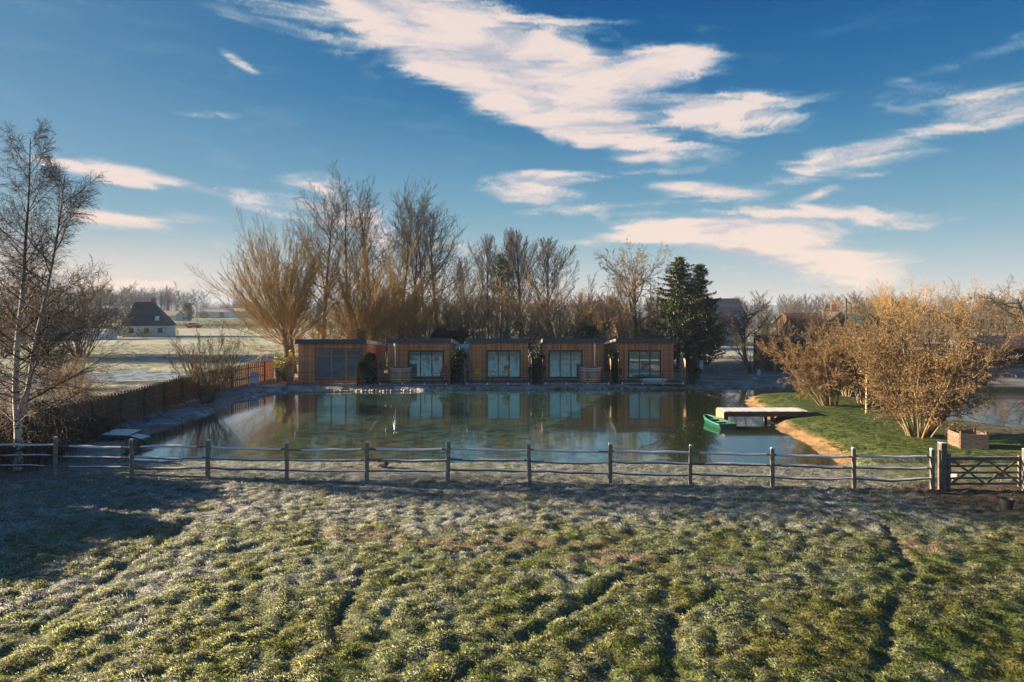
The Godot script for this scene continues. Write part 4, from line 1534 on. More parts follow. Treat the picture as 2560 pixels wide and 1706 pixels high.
func make_small_things() -> void:
	R.seed = 74
	var mb := MB.new()
	mb.col = Color(0.42, 0.33, 0.22)
	mb.tube(PackedVector3Array([Vector3(0, -0.3, 0), Vector3(0.01, 0.8, 0), Vector3(0.03, 2.1, 0)]), PackedFloat32Array([0.05, 0.045, 0.04]), 7, true)
	solo("stake", mb, M.upright_wood, "pale upright stake on the grass between the hazels", "stake", Vector3(17.7, ground_y(17.7, 34.1), -34.1))
	# bucket
	var o := thing("bucket", "dark rubber bucket standing on the mud by the gate", "bucket", Vector3(13.35, ground_y(13.35, 18.4) + 0.01, -18.4))
	mb = MB.new()
	mb.col = Color(0.035, 0.035, 0.04)
	mb.lathe(Vector3.ZERO, PackedVector2Array([Vector2(0.0, 0.0), Vector2(0.12, 0.0), Vector2(0.165, 0.28), Vector2(0.175, 0.285), Vector2(0.175, 0.30), Vector2(0.155, 0.30), Vector2(0.11, 0.03), Vector2(0.0, 0.03)]), 20)
	part("body", mb, M.plain, o)
	mb = MB.new()
	mb.col = Color(0.2, 0.2, 0.2)
	var hp := PackedVector3Array()
	var hr := PackedFloat32Array()
	for k in 9:
		var a := PI * k / 8.0
		hp.append(Vector3(cos(a) * 0.175, 0.285 - sin(a) * 0.13, sin(a) * 0.09 + 0.02))
		hr.append(0.006)
	mb.tube(hp, hr, 5)
	part("handle", mb, M.satin, o)
	# duck house with a ramp
	o = thing("duck_platform", "low frosted timber platform with a ramp at the left bank", "platform", Vector3(-16.15, ground_y(-16.15, 28.4), -28.4), -0.12)
	mb = MB.new()
	mb.col = Color(0.10, 0.075, 0.06)
	mb.soft(Vector3(-0.1, 0.24, 0), Vector3(1.25, 0.05, 0.85), 0.008, Basis(Vector3(1, 0, 0), 0.12))
	var top := part("top_panel", mb, M.lying_wood, o)
	mb = MB.new()
	mb.soft(Vector3(-0.1, 0.276, 0.004), Vector3(1.22, 0.014, 0.82), 0.004, Basis(Vector3(1, 0, 0), 0.12))
	part("frost_crust", mb, M.frost, top)
	mb = MB.new()
	mb.col = Color(0.09, 0.07, 0.055)
	mb.soft(Vector3(0.86, 0.10, 0.12), Vector3(0.72, 0.04, 0.6), 0.006, Basis(Vector3(0, 0, 1), -0.24))
	var ramp := part("ramp", mb, M.lying_wood, o)
	mb = MB.new()
	mb.soft(Vector3(0.80, 0.148, 0.12), Vector3(0.5, 0.012, 0.55), 0.004, Basis(Vector3(0, 0, 1), -0.24))
	part("frost_crust", mb, M.frost, ramp)
	for q in [Vector2(-0.66, 0.36), Vector2(-0.66, -0.36), Vector2(0.46, 0.36), Vector2(0.46, -0.36)]:
		mb = MB.new()
		mb.col = Color(0.08, 0.06, 0.05)
		mb.box(Vector3(q.x, 0.02, q.y), Vector3(0.08, 0.36, 0.08))
		part("leg", mb, M.rough, o)
	# lounger by the board fence
	o = thing("sun_lounger", "pale grey sun lounger by the board fence", "lounger", Vector3(-17.75, ground_y(-17.75, 46.9), -46.9), 0.25)
	for k in 9:
		mb = MB.new()
		mb.col = jit(Color(0.40, 0.44, 0.48), 0.08)
		mb.soft(Vector3(0, 0.30, 0.75 - k * 0.13), Vector3(0.6, 0.02, 0.11), 0.004)
		part("seat_slat", mb, M.plain, o)
	for k in 6:
		mb = MB.new()
		mb.col = jit(Color(0.30, 0.34, 0.38), 0.08)
		mb.soft(Vector3(0, 0.36 + k * 0.105, -0.42 - k * 0.05), Vector3(0.6, 0.095, 0.02), 0.004, Basis(Vector3(1, 0, 0), -0.45))
		part("back_slat", mb, M.plain, o)
	for s: float in [-0.27, 0.27]:
		for z: float in [0.65, -0.35]:
			mb = MB.new()
			mb.col = Color(0.5, 0.52, 0.54)
			mb.soft(Vector3(s, 0.145, z), Vector3(0.04, 0.29, 0.05), 0.004)
			part("leg", mb, M.plain, o)
	# beehive, standing stone and stakes on the far bank right of the lodges
	o = thing("beehive", "small lilac white beehive under the spruces", "beehive", px(15.7, 57.2))
	for k in 3:
		mb = MB.new()
		mb.col = [Color(0.55, 0.52, 0.66), Color(0.66, 0.66, 0.72), Color(0.60, 0.58, 0.70)][k]
		mb.soft(Vector3(0, 0.32 + k * 0.235, 0), Vector3(0.52, 0.23, 0.5), 0.01)
		part("hive_box", mb, M.rough, o)
	mb = MB.new()
	mb.col = Color(0.7, 0.72, 0.75)
	mb.soft(Vector3(0, 0.94, 0), Vector3(0.6, 0.06, 0.58), 0.01)
	part("lid", mb, M.frost, o)
	for q in [Vector2(-1, -1), Vector2(1, -1), Vector2(1, 1), Vector2(-1, 1)]:
		mb = MB.new()
		mb.col = Color(0.2, 0.15, 0.1)
		mb.box(Vector3(q.x * 0.2, 0.08, q.y * 0.2), Vector3(0.05, 0.26, 0.05))
		part("leg", mb, M.rough, o)
	for q in [[19.75, 54.6, 0.16, 0.5, "pale upright stone on the far bank below the mossy shrub"], [20.6, 51.6, 0.2, 0.17, "low white stone on the far bank"], [18.4, 51.8, 0.16, 0.14, "small white stone on the far bank"]]:
		mb = MB.new()
		mb.col = Color(0.45, 0.48, 0.50)
		var w: float = q[2]
		var h: float = q[3]
		mb.lathe(Vector3.ZERO, PackedVector2Array([Vector2(0.0, -0.1), Vector2(w, -0.08), Vector2(w * 1.05, h * 0.4), Vector2(w * 0.8, h * 0.75), Vector2(w * 0.35, h * 0.97), Vector2(0.0, h)]), 9)
		solo("bank_boulder", mb, M.rough, q[4], "stone", px(q[0], q[1]))
	for q in [[16.9, 56.8, 0.8, "short stake right of the beehive"], [18.3, 57.4, 0.7, "short stake on the far bank below the spruces"]]:
		mb = MB.new()
		mb.col = Color(0.36, 0.28, 0.18)
		mb.bar(Vector3(0, -0.2, 0), Vector3(0.01, q[2], 0), 0.05, 0.045, 6)
		solo("stake", mb, M.upright_wood, q[3], "stake", px(q[0], q[1]))
	# a wisp of dead reed frozen into the ice
	mb = tuft(77, 46, 0.5, 0.03, 0.12, 0.012, 2.5)
	solo("reed_wisp", mb, M.straw, "wisp of golden dead reed frozen into the ice", "reed", Vector3(-6.9, WATER + 0.012, -39.2))
	# stones along the far waterline below the leftmost lodge
	for k in 34:
		var x := -14.6 + k * 0.235 + R.randf_range(-0.06, 0.06)
		var w := 46.0 - (x + 14.6) * -0.06 + R.randf_range(-0.08, 0.08)
		if edge_distance(Vector2(x, w)) < -0.25: w += 0.3
		var sb := MB.new()
		sb.col = jit(Color(0.42, 0.36, 0.28), 0.25)
		var rx := R.randf_range(0.09, 0.16)
		var prof := PackedVector2Array([Vector2(0.0, -0.08), Vector2(rx, -0.06), Vector2(rx * 1.05, 0.03), Vector2(rx * 0.6, 0.10), Vector2(0.0, 0.115)])
		sb.lathe(Vector3.ZERO, prof, 7)
		var st := solo("bank_stone", sb, M.rough, "pale stone in the row edging the water below the leftmost lodge", "stone", Vector3(x, maxf(WATER + 0.03, ground_y(x, w)), -w), "stones edging the far bank")
		st.rotation.y = R.randf() * TAU
		st.scale = Vector3(1.0, R.randf_range(0.8, 1.2), R.randf_range(0.7, 1.1))

func bird_body(parts: Array, cell: float) -> MB:
	# rounded body from tapered capsules [from, to, r0, r1] joined smoothly, meshed as surface nets
	var lo := Vector3(9, 9, 9)
	var hi := -lo
	for p in parts:
		for k in 2:
			var r := maxf(p[2], p[3]) + cell * 2.0
			lo = lo.min(p[k] - Vector3.ONE * r)
			hi = hi.max(p[k] + Vector3.ONE * r)
	var n := Vector3i((hi - lo) / cell) + Vector3i.ONE
	var f := PackedFloat32Array()
	f.resize(n.x * n.y * n.z)
	for z in n.z:
		for y in n.y:
			for x in n.x:
				var q := lo + Vector3(x, y, z) * cell
				var s := 0.0
				for p in parts:
					var ab: Vector3 = p[1] - p[0]
					var t := clampf((q - p[0]).dot(ab) / maxf(ab.length_squared(), 1e-6), 0.0, 1.0)
					s += exp(-(q.distance_to(p[0] + ab * t) - lerpf(p[2], p[3], t)) / (cell * 1.1))
				f[(z * n.y + y) * n.x + x] = -log(maxf(s, 1e-20)) * cell * 1.1
	var at := {}
	var mb := MB.new()
	for z in n.z - 1:
		for y in n.y - 1:
			for x in n.x - 1:
				var sum := Vector3.ZERO
				var cnt := 0
				for a in 8:
					var ia := Vector3i(a & 1, (a >> 1) & 1, a >> 2)
					var fa := f[((z + ia.z) * n.y + y + ia.y) * n.x + x + ia.x]
					for b in [1, 2, 4]:
						if a & b: continue
						var ib := Vector3i((a | b) & 1, ((a | b) >> 1) & 1, (a | b) >> 2)
						var fb := f[((z + ib.z) * n.y + y + ib.y) * n.x + x + ib.x]
						if (fa < 0.0) != (fb < 0.0):
							sum += Vector3(ia).lerp(Vector3(ib), fa / (fa - fb))
							cnt += 1
				if cnt:
					at[Vector3i(x, y, z)] = mb.v.size()
					mb.v.append(lo + (Vector3(x, y, z) + sum / cnt) * cell)
					mb.n.append(Vector3.ZERO)
					mb.c.append(Color(1, 1, 1))
	for key: Vector3i in at:
		for ax in 3:
			var e := Vector3i.ZERO
			e[ax] = 1
			var u := Vector3i.ZERO
			u[(ax + 1) % 3] = 1
			var w := Vector3i.ZERO
			w[(ax + 2) % 3] = 1
			var fa := f[(key.z * n.y + key.y) * n.x + key.x]
			var k2 := key + e
			var fb := f[(k2.z * n.y + k2.y) * n.x + k2.x]
			if (fa < 0.0) != (fb < 0.0) and at.has(key - u) and at.has(key - w) and at.has(key - u - w):
				var i0: int = at[key]
				var i1: int = at[key - u]
				var i2: int = at[key - u - w]
				var i3: int = at[key - w]
				var m := (mb.v[i1] - mb.v[i0]).cross(mb.v[i3] - mb.v[i0])
				if m[ax] * (1.0 if fa < 0.0 else -1.0) < 0.0:
					var sw := i1
					i1 = i3
					i3 = sw
					m = -m
				for i: int in [i0, i1, i2, i3]:
					mb.n[i] += m
				mb.ix.append_array(PackedInt32Array([i0, i2, i1, i0, i3, i2]))
	for i in mb.n.size():
		mb.n[i] = mb.n[i].normalized()
	return mb

func paint(mb: MB, f: Callable) -> MB:
	for i in mb.v.size():
		mb.c[i] = f.call(mb.v[i])
	return mb

func hen(label: String, at: Vector3, turn: float, body: Color, tail: Color) -> void:
	var o := thing("hen", label, "hen", at, turn, "hens behind the gate")
	var mb := bird_body([
		[Vector3(0.10, 0.20, 0), Vector3(-0.07, 0.21, 0), 0.085, 0.095], [Vector3(0.12, 0.22, 0), Vector3(0.17, 0.33, 0), 0.06, 0.033], [Vector3(0.17, 0.34, 0), Vector3(0.19, 0.365, 0), 0.034, 0.030],
		[Vector3(-0.09, 0.23, 0), Vector3(-0.20, 0.33, 0), 0.06, 0.03], [Vector3(-0.02, 0.18, 0.06), Vector3(-0.12, 0.20, 0.07), 0.05, 0.025], [Vector3(-0.02, 0.18, -0.06), Vector3(-0.12, 0.20, -0.07), 0.05, 0.025],
		[Vector3(0.0, 0.15, 0.04), Vector3(0.0, 0.10, 0.045), 0.04, 0.022], [Vector3(0.0, 0.15, -0.04), Vector3(0.0, 0.10, -0.045), 0.04, 0.022]], 0.016)
	paint(mb, func(p: Vector3) -> Color: return tail if p.x < -0.13 else body)
	part("body", mb, M.rough, o)
	mb = MB.new()
	mb.col = Color(0.5, 0.03, 0.02)
	mb.prism(PackedVector2Array([Vector2(0.165, 0.385), Vector2(0.17, 0.42), Vector2(0.185, 0.40), Vector2(0.195, 0.42), Vector2(0.21, 0.395), Vector2(0.215, 0.38)]), Transform3D(), 0.008)
	part("comb", mb, M.plain, o)
	mb = MB.new()
	mb.col = Color(0.45, 0.30, 0.08)
	mb.bar(Vector3(0.215, 0.362, 0), Vector3(0.245, 0.352, 0), 0.010, 0.001, 5)
	part("beak", mb, M.plain, o)
	for s: float in [0.045, -0.045]:
		mb = MB.new()
		mb.col = Color(0.42, 0.28, 0.08)
		mb.bar(Vector3(0.0, 0.10, s), Vector3(0.01, 0.01, s), 0.008, 0.007, 5)
		for q: float in [-0.4, 0.0, 0.4]:
			mb.bar(Vector3(0.01, 0.01, s), Vector3(0.01 + 0.045 * cos(q), 0.005, s + 0.045 * sin(q)), 0.006, 0.004, 4)
		part("leg", mb, M.plain, o)

func make_birds() -> void:
	hen("pale hen feeding behind the gate's left half", Vector3(13.75, ground_y(13.75, 21.3), -21.3), 2.6, Color(0.62, 0.55, 0.45), Color(0.55, 0.5, 0.42))
	hen("brown hen with dark tail behind the gate's right half", Vector3(15.35, ground_y(15.35, 21.5), -21.5), 0.4, Color(0.24, 0.10, 0.04), Color(0.05, 0.04, 0.035))
	var o := thing("duck", "dark duck resting on the near bank behind the rail fence", "duck", Vector3(-4.42, ground_y(-4.42, 23.2) + 0.01, -23.2), 2.9)
	var mb := bird_body([
		[Vector3(0.10, 0.10, 0), Vector3(-0.10, 0.10, 0), 0.085, 0.095], [Vector3(-0.12, 0.11, 0), Vector3(-0.24, 0.15, 0), 0.07, 0.02], [Vector3(0.12, 0.13, 0), Vector3(0.13, 0.23, 0), 0.05, 0.034],
		[Vector3(0.13, 0.245, 0), Vector3(0.165, 0.25, 0), 0.04, 0.032], [Vector3(0.04, 0.12, 0.06), Vector3(-0.14, 0.14, 0.05), 0.05, 0.025], [Vector3(0.04, 0.12, -0.06), Vector3(-0.14, 0.14, -0.05), 0.05, 0.025]], 0.015)
	paint(mb, func(p: Vector3) -> Color:
		if p.y > 0.20: return Color(0.015, 0.07, 0.035)
		if p.x > 0.06: return Color(0.09, 0.045, 0.025)
		if p.x < -0.17: return Color(0.02, 0.02, 0.025)
		return Color(0.07, 0.07, 0.08) if absf(p.z) < 0.075 else Color(0.22, 0.23, 0.25))
	part("body", mb, M.rough, o)
	mb = MB.new()
	mb.col = Color(0.42, 0.36, 0.06)
	mb.soft(Vector3(0.215, 0.238, 0), Vector3(0.065, 0.014, 0.036), 0.005, Basis(Vector3(0, 0, 1), -0.15))
	part("bill", mb, M.plain, o)

# ------------------------------------------------------------------ bare trees, shrubs and evergreens

func grow(mbs: Array, p: Vector3, d: Vector3, L: float, r: float, lv: int, P: Dictionary, tips: Array) -> void:
	var ns: int = P.seg[lv]
	var wob: float = P.wob[lv]
	var trop: float = P.trop[lv]
	var pts := PackedVector3Array([p])
	var rad := PackedFloat32Array([r])
	var dirs := PackedVector3Array([d])
	var last := maxf(r * P.taper[lv], P.rmin)
	var step := L / ns
	for i in ns:
		d = (d + Vector3(R.randfn(), R.randfn(), R.randfn()) * wob + Vector3(0, trop, 0)).normalized()
		p += d * step
		pts.append(p)
		rad.append(lerpf(r, last, float(i + 1) / ns))
		dirs.append(d)
	var mb: MB = mbs[0] if lv < P.trunk_levels else mbs[1]
	mb.col = P.col[mini(lv, P.col.size() - 1)] * R.randf_range(0.8, 1.15)
	mb.tube(pts, rad, P.sides[lv])
	if lv + 1 >= P.levels:
		tips.append(pts)
		return
	var nc := int(P.num[lv] * (R.randf_range(0.8, 1.2) if lv > 0 else 1.0))
	var spin := R.randf() * TAU
	var lead: float = P.get("lead", 0.0)
	for k in nc:
		var t := lerpf(P.start[lv], 0.98, (k + R.randf() * 0.9) / nc)
		var q := minf(t * ns, ns - 0.001)
		var i := int(q)
		var at := pts[i].lerp(pts[i + 1], q - i)
		var dd := dirs[i + 1]
		spin += 2.4 + R.randfn() * 0.5
		var u := dd.cross(Vector3(0.3, 0.2, 0.9) if absf(dd.y) > 0.9 else Vector3.UP).normalized()
		var w := dd.cross(u)
		var ang: float = deg_to_rad(P.ang[lv] + R.randfn() * P.angv) * lerpf(1.0, P.get("tip_ang", 0.8), t)
		var o := (dd * cos(ang) + (u * cos(spin) + w * sin(spin)) * sin(ang)).normalized()
		if lead != 0.0 and lv == 0:
			o = (o + Vector3(lead, 0, 0)).normalized()
		var cl: float = L * P.lr[lv] * lerpf(1.0, P.tipf[lv], t) * R.randf_range(0.7, 1.2)
		if P.has("round"):
			cl *= sin(PI * clampf(0.15 + 0.85 * t, 0.0, 1.0)) * 0.7 + 0.35
		var cr := minf(lerpf(rad[i], rad[i + 1], q - i) * P.rr[lv], r * P.rr[lv])
		grow(mbs, at, o, cl, maxf(cr, P.rmin), lv + 1, P, tips)

func bare_tree(called: String, label: String, at: Vector3, P: Dictionary, h: float, sd: int, group := "", turn := 0.0) -> Node3D:
	R.seed = sd
	var tr := MB.new()
	var cr := MB.new()
	var tips := []
	for s in P.get("stems", 1):
		var d := Vector3(R.randfn() * 0.05, 1, R.randfn() * 0.05).normalized()
		var base := Vector3(0, -0.15, 0)
		if P.get("stems", 1) > 1:
			var a: float = TAU * (s + R.randf() * 0.8) / P.stems
			var tilt: float = P.spread * sqrt(R.randf_range(0.02, 1.0))
			d = Vector3(cos(a) * sin(tilt) + P.get("bias", 0.0), cos(tilt), sin(a) * sin(tilt)).normalized()
			base += Vector3(cos(a), 0, sin(a)) * R.randf_range(0.05, P.get("foot", 0.3))
		grow([tr, cr], base, d, h * (R.randf_range(0.7, 1.05) if P.get("stems", 1) > 1 else 1.0), P.r * R.randf_range(0.75, 1.1), 0, P, tips)
	var o := thing(called, label, P.get("cat", "tree"), at, turn, group)
	part("trunk", tr, M.bark, o)
	part("crown", cr, M.twig, o)
	if P.has("leaf"):
		var lf := MB.new()
		var ll: float = P.leaf_len
		for pts: PackedVector3Array in tips:
			for k in int(P.leaf):
				var q := R.randf() * (pts.size() - 1.001)
				var b := pts[int(q)].lerp(pts[int(q) + 1], fposmod(q, 1.0))
				lf.col = P.leaf_col[R.randi() % P.leaf_col.size()] * R.randf_range(0.65, 1.25)
				var a: Vector3 = Vector3(R.randfn() * 0.55, -1.0 + R.randfn() * 0.5, R.randfn() * 0.55).normalized() * ll * R.randf_range(0.6, 1.3)
				var c: Vector3 = a.cross(Vector3(R.randfn(), R.randfn(), R.randfn())).normalized() * ll * float(P.leaf_wid)
				lf.leaf(b, a, c)
		part("catkins" if P.get("catkin", false) else "leaves", lf, M.dry_leaf, o)
	return o

const GREY := Color(0.075, 0.065, 0.055)

func P_poplar() -> Dictionary:
	return {"levels": 4, "seg": [12, 8, 5, 3], "wob": [0.022, 0.06, 0.09, 0.12], "trop": [0.03, 0.075, 0.05, 0.03], "taper": [0.18, 0.22, 0.3, 0.6], "sides": [8, 5, 3, 3], "num": [30, 12, 9], "start": [0.34, 0.18, 0.12],
		"ang": [50.0, 36.0, 38.0], "angv": 12.0, "lr": [0.64, 0.37, 0.40], "tipf": [0.36, 0.5, 0.6], "rr": [0.36, 0.5, 0.6], "rmin": 0.0095, "r": 0.27, "trunk_levels": 1, "col": [Color(0.10, 0.085, 0.065), Color(0.075, 0.062, 0.05), Color(0.07, 0.055, 0.045)]}

func P_willow(col: Color) -> Dictionary:
	# a pollard: stout bole, long straight shoots fanning out
	return {"levels": 4, "seg": [4, 9, 6, 3], "wob": [0.04, 0.035, 0.07, 0.1], "trop": [0.0, 0.05, 0.06, 0.04], "taper": [0.85, 0.12, 0.3, 0.5], "sides": [10, 5, 3, 3], "num": [92, 15, 8], "start": [0.5, 0.16, 0.1],
		"ang": [62.0, 25.0, 28.0], "angv": 26.0, "tip_ang": 0.5, "lr": [1.85, 0.36, 0.42], "tipf": [1.1, 0.6, 0.6], "rr": [0.064, 0.45, 0.65], "rmin": 0.0095, "r": 0.62, "trunk_levels": 1, "col": [Color(0.10, 0.085, 0.05), col, col]}

func P_round(col: Color) -> Dictionary:
	return {"levels": 5, "seg": [6, 7, 5, 4, 3], "wob": [0.05, 0.09, 0.12, 0.14, 0.16], "trop": [0.0, 0.05, 0.03, 0.02, 0.02], "taper": [0.5, 0.3, 0.35, 0.4, 0.6], "sides": [8, 6, 4, 3, 3], "num": [13, 8, 6, 5], "start": [0.35, 0.25, 0.2, 0.15],
		"ang": [46.0, 42.0, 40.0, 38.0], "angv": 12.0, "lr": [0.62, 0.5, 0.48, 0.45], "tipf": [0.9, 0.7, 0.7, 0.7], "rr": [0.5, 0.55, 0.6, 0.65], "rmin": 0.009, "r": 0.24, "trunk_levels": 2, "col": [Color(0.10, 0.085, 0.06), col, col]}

func P_shrub(col: Color) -> Dictionary:
	return {"cat": "shrub", "levels": 4, "stems": 16, "spread": 0.85, "foot": 0.5, "seg": [7, 6, 4, 3], "wob": [0.06, 0.10, 0.13, 0.15], "trop": [0.04, 0.06, 0.05, 0.03], "taper": [0.25, 0.3, 0.4, 0.6], "sides": [5, 4, 3, 3], "num": [9, 7, 5],
		"start": [0.2, 0.15, 0.1], "ang": [33.0, 34.0, 36.0], "angv": 12.0, "lr": [0.40, 0.42, 0.42], "tipf": [0.6, 0.6, 0.6], "rr": [0.5, 0.55, 0.65], "rmin": 0.008, "r": 0.05, "trunk_levels": 1, "col": [Color(0.10, 0.08, 0.05), col, col]}

func P_hazel() -> Dictionary:
	return {"cat": "hazel", "levels": 4, "stems": 20, "spread": 0.66, "foot": 0.42, "seg": [9, 6, 4, 2], "wob": [0.045, 0.10, 0.13, 0.16], "trop": [0.012, 0.015, 0.0, -0.03], "taper": [0.22, 0.3, 0.4, 0.6], "sides": [7, 4, 3, 3], "num": [16, 9, 5],
		"start": [0.2, 0.12, 0.1], "ang": [42.0, 42.0, 42.0], "angv": 14.0, "lr": [0.30, 0.45, 0.45], "tipf": [0.7, 0.6, 0.6], "rr": [0.45, 0.55, 0.65], "rmin": 0.0045, "r": 0.046, "trunk_levels": 1,
		"col": [Color(0.20, 0.155, 0.09), Color(0.17, 0.12, 0.065), Color(0.19, 0.125, 0.065)], "leaf": 9, "leaf_len": 0.045, "leaf_wid": 0.20, "catkin": true,
		"leaf_col": [Color(0.38, 0.27, 0.125), Color(0.30, 0.205, 0.095), Color(0.44, 0.33, 0.165), Color(0.24, 0.165, 0.08)]}

func make_birch() -> void:
	R.seed = 201
	var P := {"levels": 4, "seg": [7, 8, 6, 6], "wob": [0.03, 0.05, 0.09, 0.10], "trop": [0.03, 0.045, -0.02, -0.11], "taper": [0.3, 0.14, 0.25, 0.5], "sides": [9, 5, 4, 3], "num": [0, 15, 12], "start": [0.2, 0.15, 0.1], "ang": [45.0, 42.0, 44.0], "angv": 14.0,
		"lr": [0.4, 0.42, 0.56], "tipf": [0.6, 0.75, 0.7], "rr": [0.42, 0.5, 0.6], "rmin": 0.0036, "r": 0.14, "trunk_levels": 1, "col": [Color(0.42, 0.39, 0.36), Color(0.06, 0.042, 0.04), Color(0.05, 0.034, 0.034), Color(0.05, 0.034, 0.034)]}
	var tr := MB.new()
	var cr := MB.new()
	var tips := []
	var stems := [
		[Vector3(-0.02, -0.2, 0), Vector3(0.0, 1.2, 0.02), Vector3(-0.06, 2.6, 0.05), Vector3(0.02, 4.2, 0.1), Vector3(0.16, 5.9, 0.05), Vector3(0.22, 7.6, 0.0), Vector3(0.34, 9.3, 0.0), Vector3(0.42, 11.1, 0.05)],
		[Vector3(0.06, 1.6, -0.02), Vector3(0.24, 2.8, -0.12), Vector3(0.36, 4.2, -0.25), Vector3(0.62, 5.8, -0.4), Vector3(0.85, 7.3, -0.5), Vector3(1.0, 8.7, -0.6), Vector3(1.12, 10.0, -0.65)]]
	for s in 2:
		var pts := PackedVector3Array()
		var rad := PackedFloat32Array()
		var cnt: int = stems[s].size()
		for k in cnt * 4 - 3:
			var q := k / 4.0
			var i := mini(int(q), cnt - 2)
			var f := q - i
			var pre: Vector3 = stems[s][maxi(i - 1, 0)]
			var post: Vector3 = stems[s][mini(i + 2, cnt - 1)]
			pts.append((stems[s][i] as Vector3).cubic_interpolate(stems[s][i + 1], pre, post, f))
			rad.append(lerpf(0.165 if s == 0 else 0.10, 0.012, pow(float(k) / (cnt * 4 - 4), 0.8)))
		# papery pale bark below, darkening to brown in the crown, with black lenticel bands
		var k0 := tr.v.size()
		tr.tube(pts, rad, 10)
		for i in range(k0, tr.v.size()):
			var y := tr.v[i].y
			var up := clampf((y - 4.5) / 3.5, 0.0, 1.0)
			var c := Color(0.60, 0.56, 0.52).lerp(Color(0.09, 0.065, 0.055), up)
			tr.c[i] = c
		var nb := 58 if s == 0 else 38
		for b in nb:
			var t := lerpf(0.13, 0.98, (b + R.randf()) / nb)
			var q := t * (pts.size() - 1.001)
			var at := pts[int(q)].lerp(pts[int(q) + 1], fposmod(q, 1.0))
			if at.y < 1.4:
				continue
			var a := R.randf() * TAU
			var up := R.randf_range(0.15, 0.75) + 0.5 * t
			var d := Vector3(cos(a), up, sin(a)).normalized()
			var L := lerpf(3.5, 1.0, t) * R.randf_range(0.65, 1.1)
			if at.y < 3.2: L *= 0.8
			P.trop[1] = 0.045 if at.y > 3.0 else -0.01
			grow([tr, cr], at, d, L, clampf(L * 0.0105, 0.008, 0.04), 1, P, tips)
	# long lower limb bending out to the right over the brambles
	for a in [[Vector3(0.1, 1.75, 0.1), Vector3(0.9, 0.16, 0.25), 3.8], [Vector3(-0.05, 2.4, 0), Vector3(-0.9, 0.25, 0.2), 3.0], [Vector3(0.1, 2.2, 0), Vector3(0.75, 0.4, -0.4), 3.4]]:
		grow([tr, cr], a[0], (a[1] as Vector3).normalized(), a[2], 0.038, 1, P, tips)
	var o := thing("birch_tree", "tall bare silver birch with pale trunk at the left edge", "tree", Vector3(-16.55, ground_y(-16.55, 22.9), -22.9))
	# dark lenticel bands as slim raised rings of rough bark
	var bands := MB.new()
	bands.col = Color(0.05, 0.042, 0.038)
	for k in 46:
		var y := 0.15 + pow(R.randf(), 1.2) * 5.0
		var q := y / 1.55
		var c := Vector3.ZERO
		var i := clampi(int((y + 0.2) / 1.6), 0, 6)
		var s0: Vector3 = stems[0][i]
		var s1: Vector3 = stems[0][i + 1]
		var f := clampf((y - s0.y) / (s1.y - s0.y), 0.0, 1.0)
		c = s0.lerp(s1, f)
		var rr := lerpf(0.165, 0.012, pow(clampf((y + 0.2) / 11.3, 0.0, 1.0), 0.8)) + 0.004
		var a0 := R.randf() * TAU
		var span := R.randf_range(0.5, 1.6)
		for j in 4:
			var a := a0 + span * j / 4.0
			var b := a0 + span * (j + 1) / 4.0
			var h := R.randf_range(0.012, 0.035)
			bands.quad(c + Vector3(cos(b) * rr, -h, sin(b) * rr), c + Vector3(cos(a) * rr, -h, sin(a) * rr), c + Vector3(cos(a) * rr, h, sin(a) * rr), c + Vector3(cos(b) * rr, h, sin(b) * rr))
	var tp := part("trunk", tr, M.bark, o)
	part("bark_bands", bands, M.rough, tp)
	part("crown", cr, M.twig, o)

func foliage(mb: MB, n: int, shape: Callable, len: float, wid: float, cols: Array) -> void:
	# small leaves on the clumps that shape.call() places: it returns [point, outward direction]
	for i in n:
		var s: Array = shape.call()
		var d: Vector3 = (s[1] + Vector3(R.randfn(), R.randfn(), R.randfn()) * 0.6).normalized()
		mb.col = cols[R.randi() % cols.size()] * R.randf_range(0.6, 1.3)
		var c := d.cross(Vector3(R.randfn(), R.randfn(), R.randfn())).normalized()
		mb.leaf(s[0], d * len * R.randf_range(0.6, 1.3), c * len * wid)

func leafy_bush(label: String, at: Vector3, size: Vector3, sd: int, cols: Array, len: float, n: int, group := "") -> Node3D:
	R.seed = sd
	var o := thing("evergreen_bush", label, "bush", at, 0.0, group)
	var clumps := []
	for k in 26:
		var y := R.randf_range(0.1, 0.95)
		var a := R.randf() * TAU
		var r := sqrt(R.randf()) * (0.42 if y < 0.75 else 0.28)
		clumps.append(Vector3(cos(a) * r * size.x, y * size.y, sin(a) * r * size.z))
	var st := MB.new()
	st.col = Color(0.07, 0.055, 0.04)
	for c: Vector3 in clumps:
		st.tube(PackedVector3Array([Vector3(c.x * 0.15, -0.1, c.z * 0.15), Vector3(c.x * 0.5, c.y * 0.6, c.z * 0.5), c]), PackedFloat32Array([0.03, 0.02, 0.008]), 4)
	part("stems", st, M.bark, o)
	var mb := MB.new()
	var rad := minf(size.x, size.z) * 0.22
	foliage(mb, n, func() -> Array:
		var c: Vector3 = clumps[R.randi() % clumps.size()]
		var d := Vector3(R.randfn(), R.randfn() * 0.9 + 0.2, R.randfn()).normalized()
		var p := c + d * rad * pow(R.randf(), 0.45)
		p.y = maxf(p.y, 0.03)
		return [p, d], len, 0.3, cols)
	part("foliage", mb, M.leaf, o)
	return o

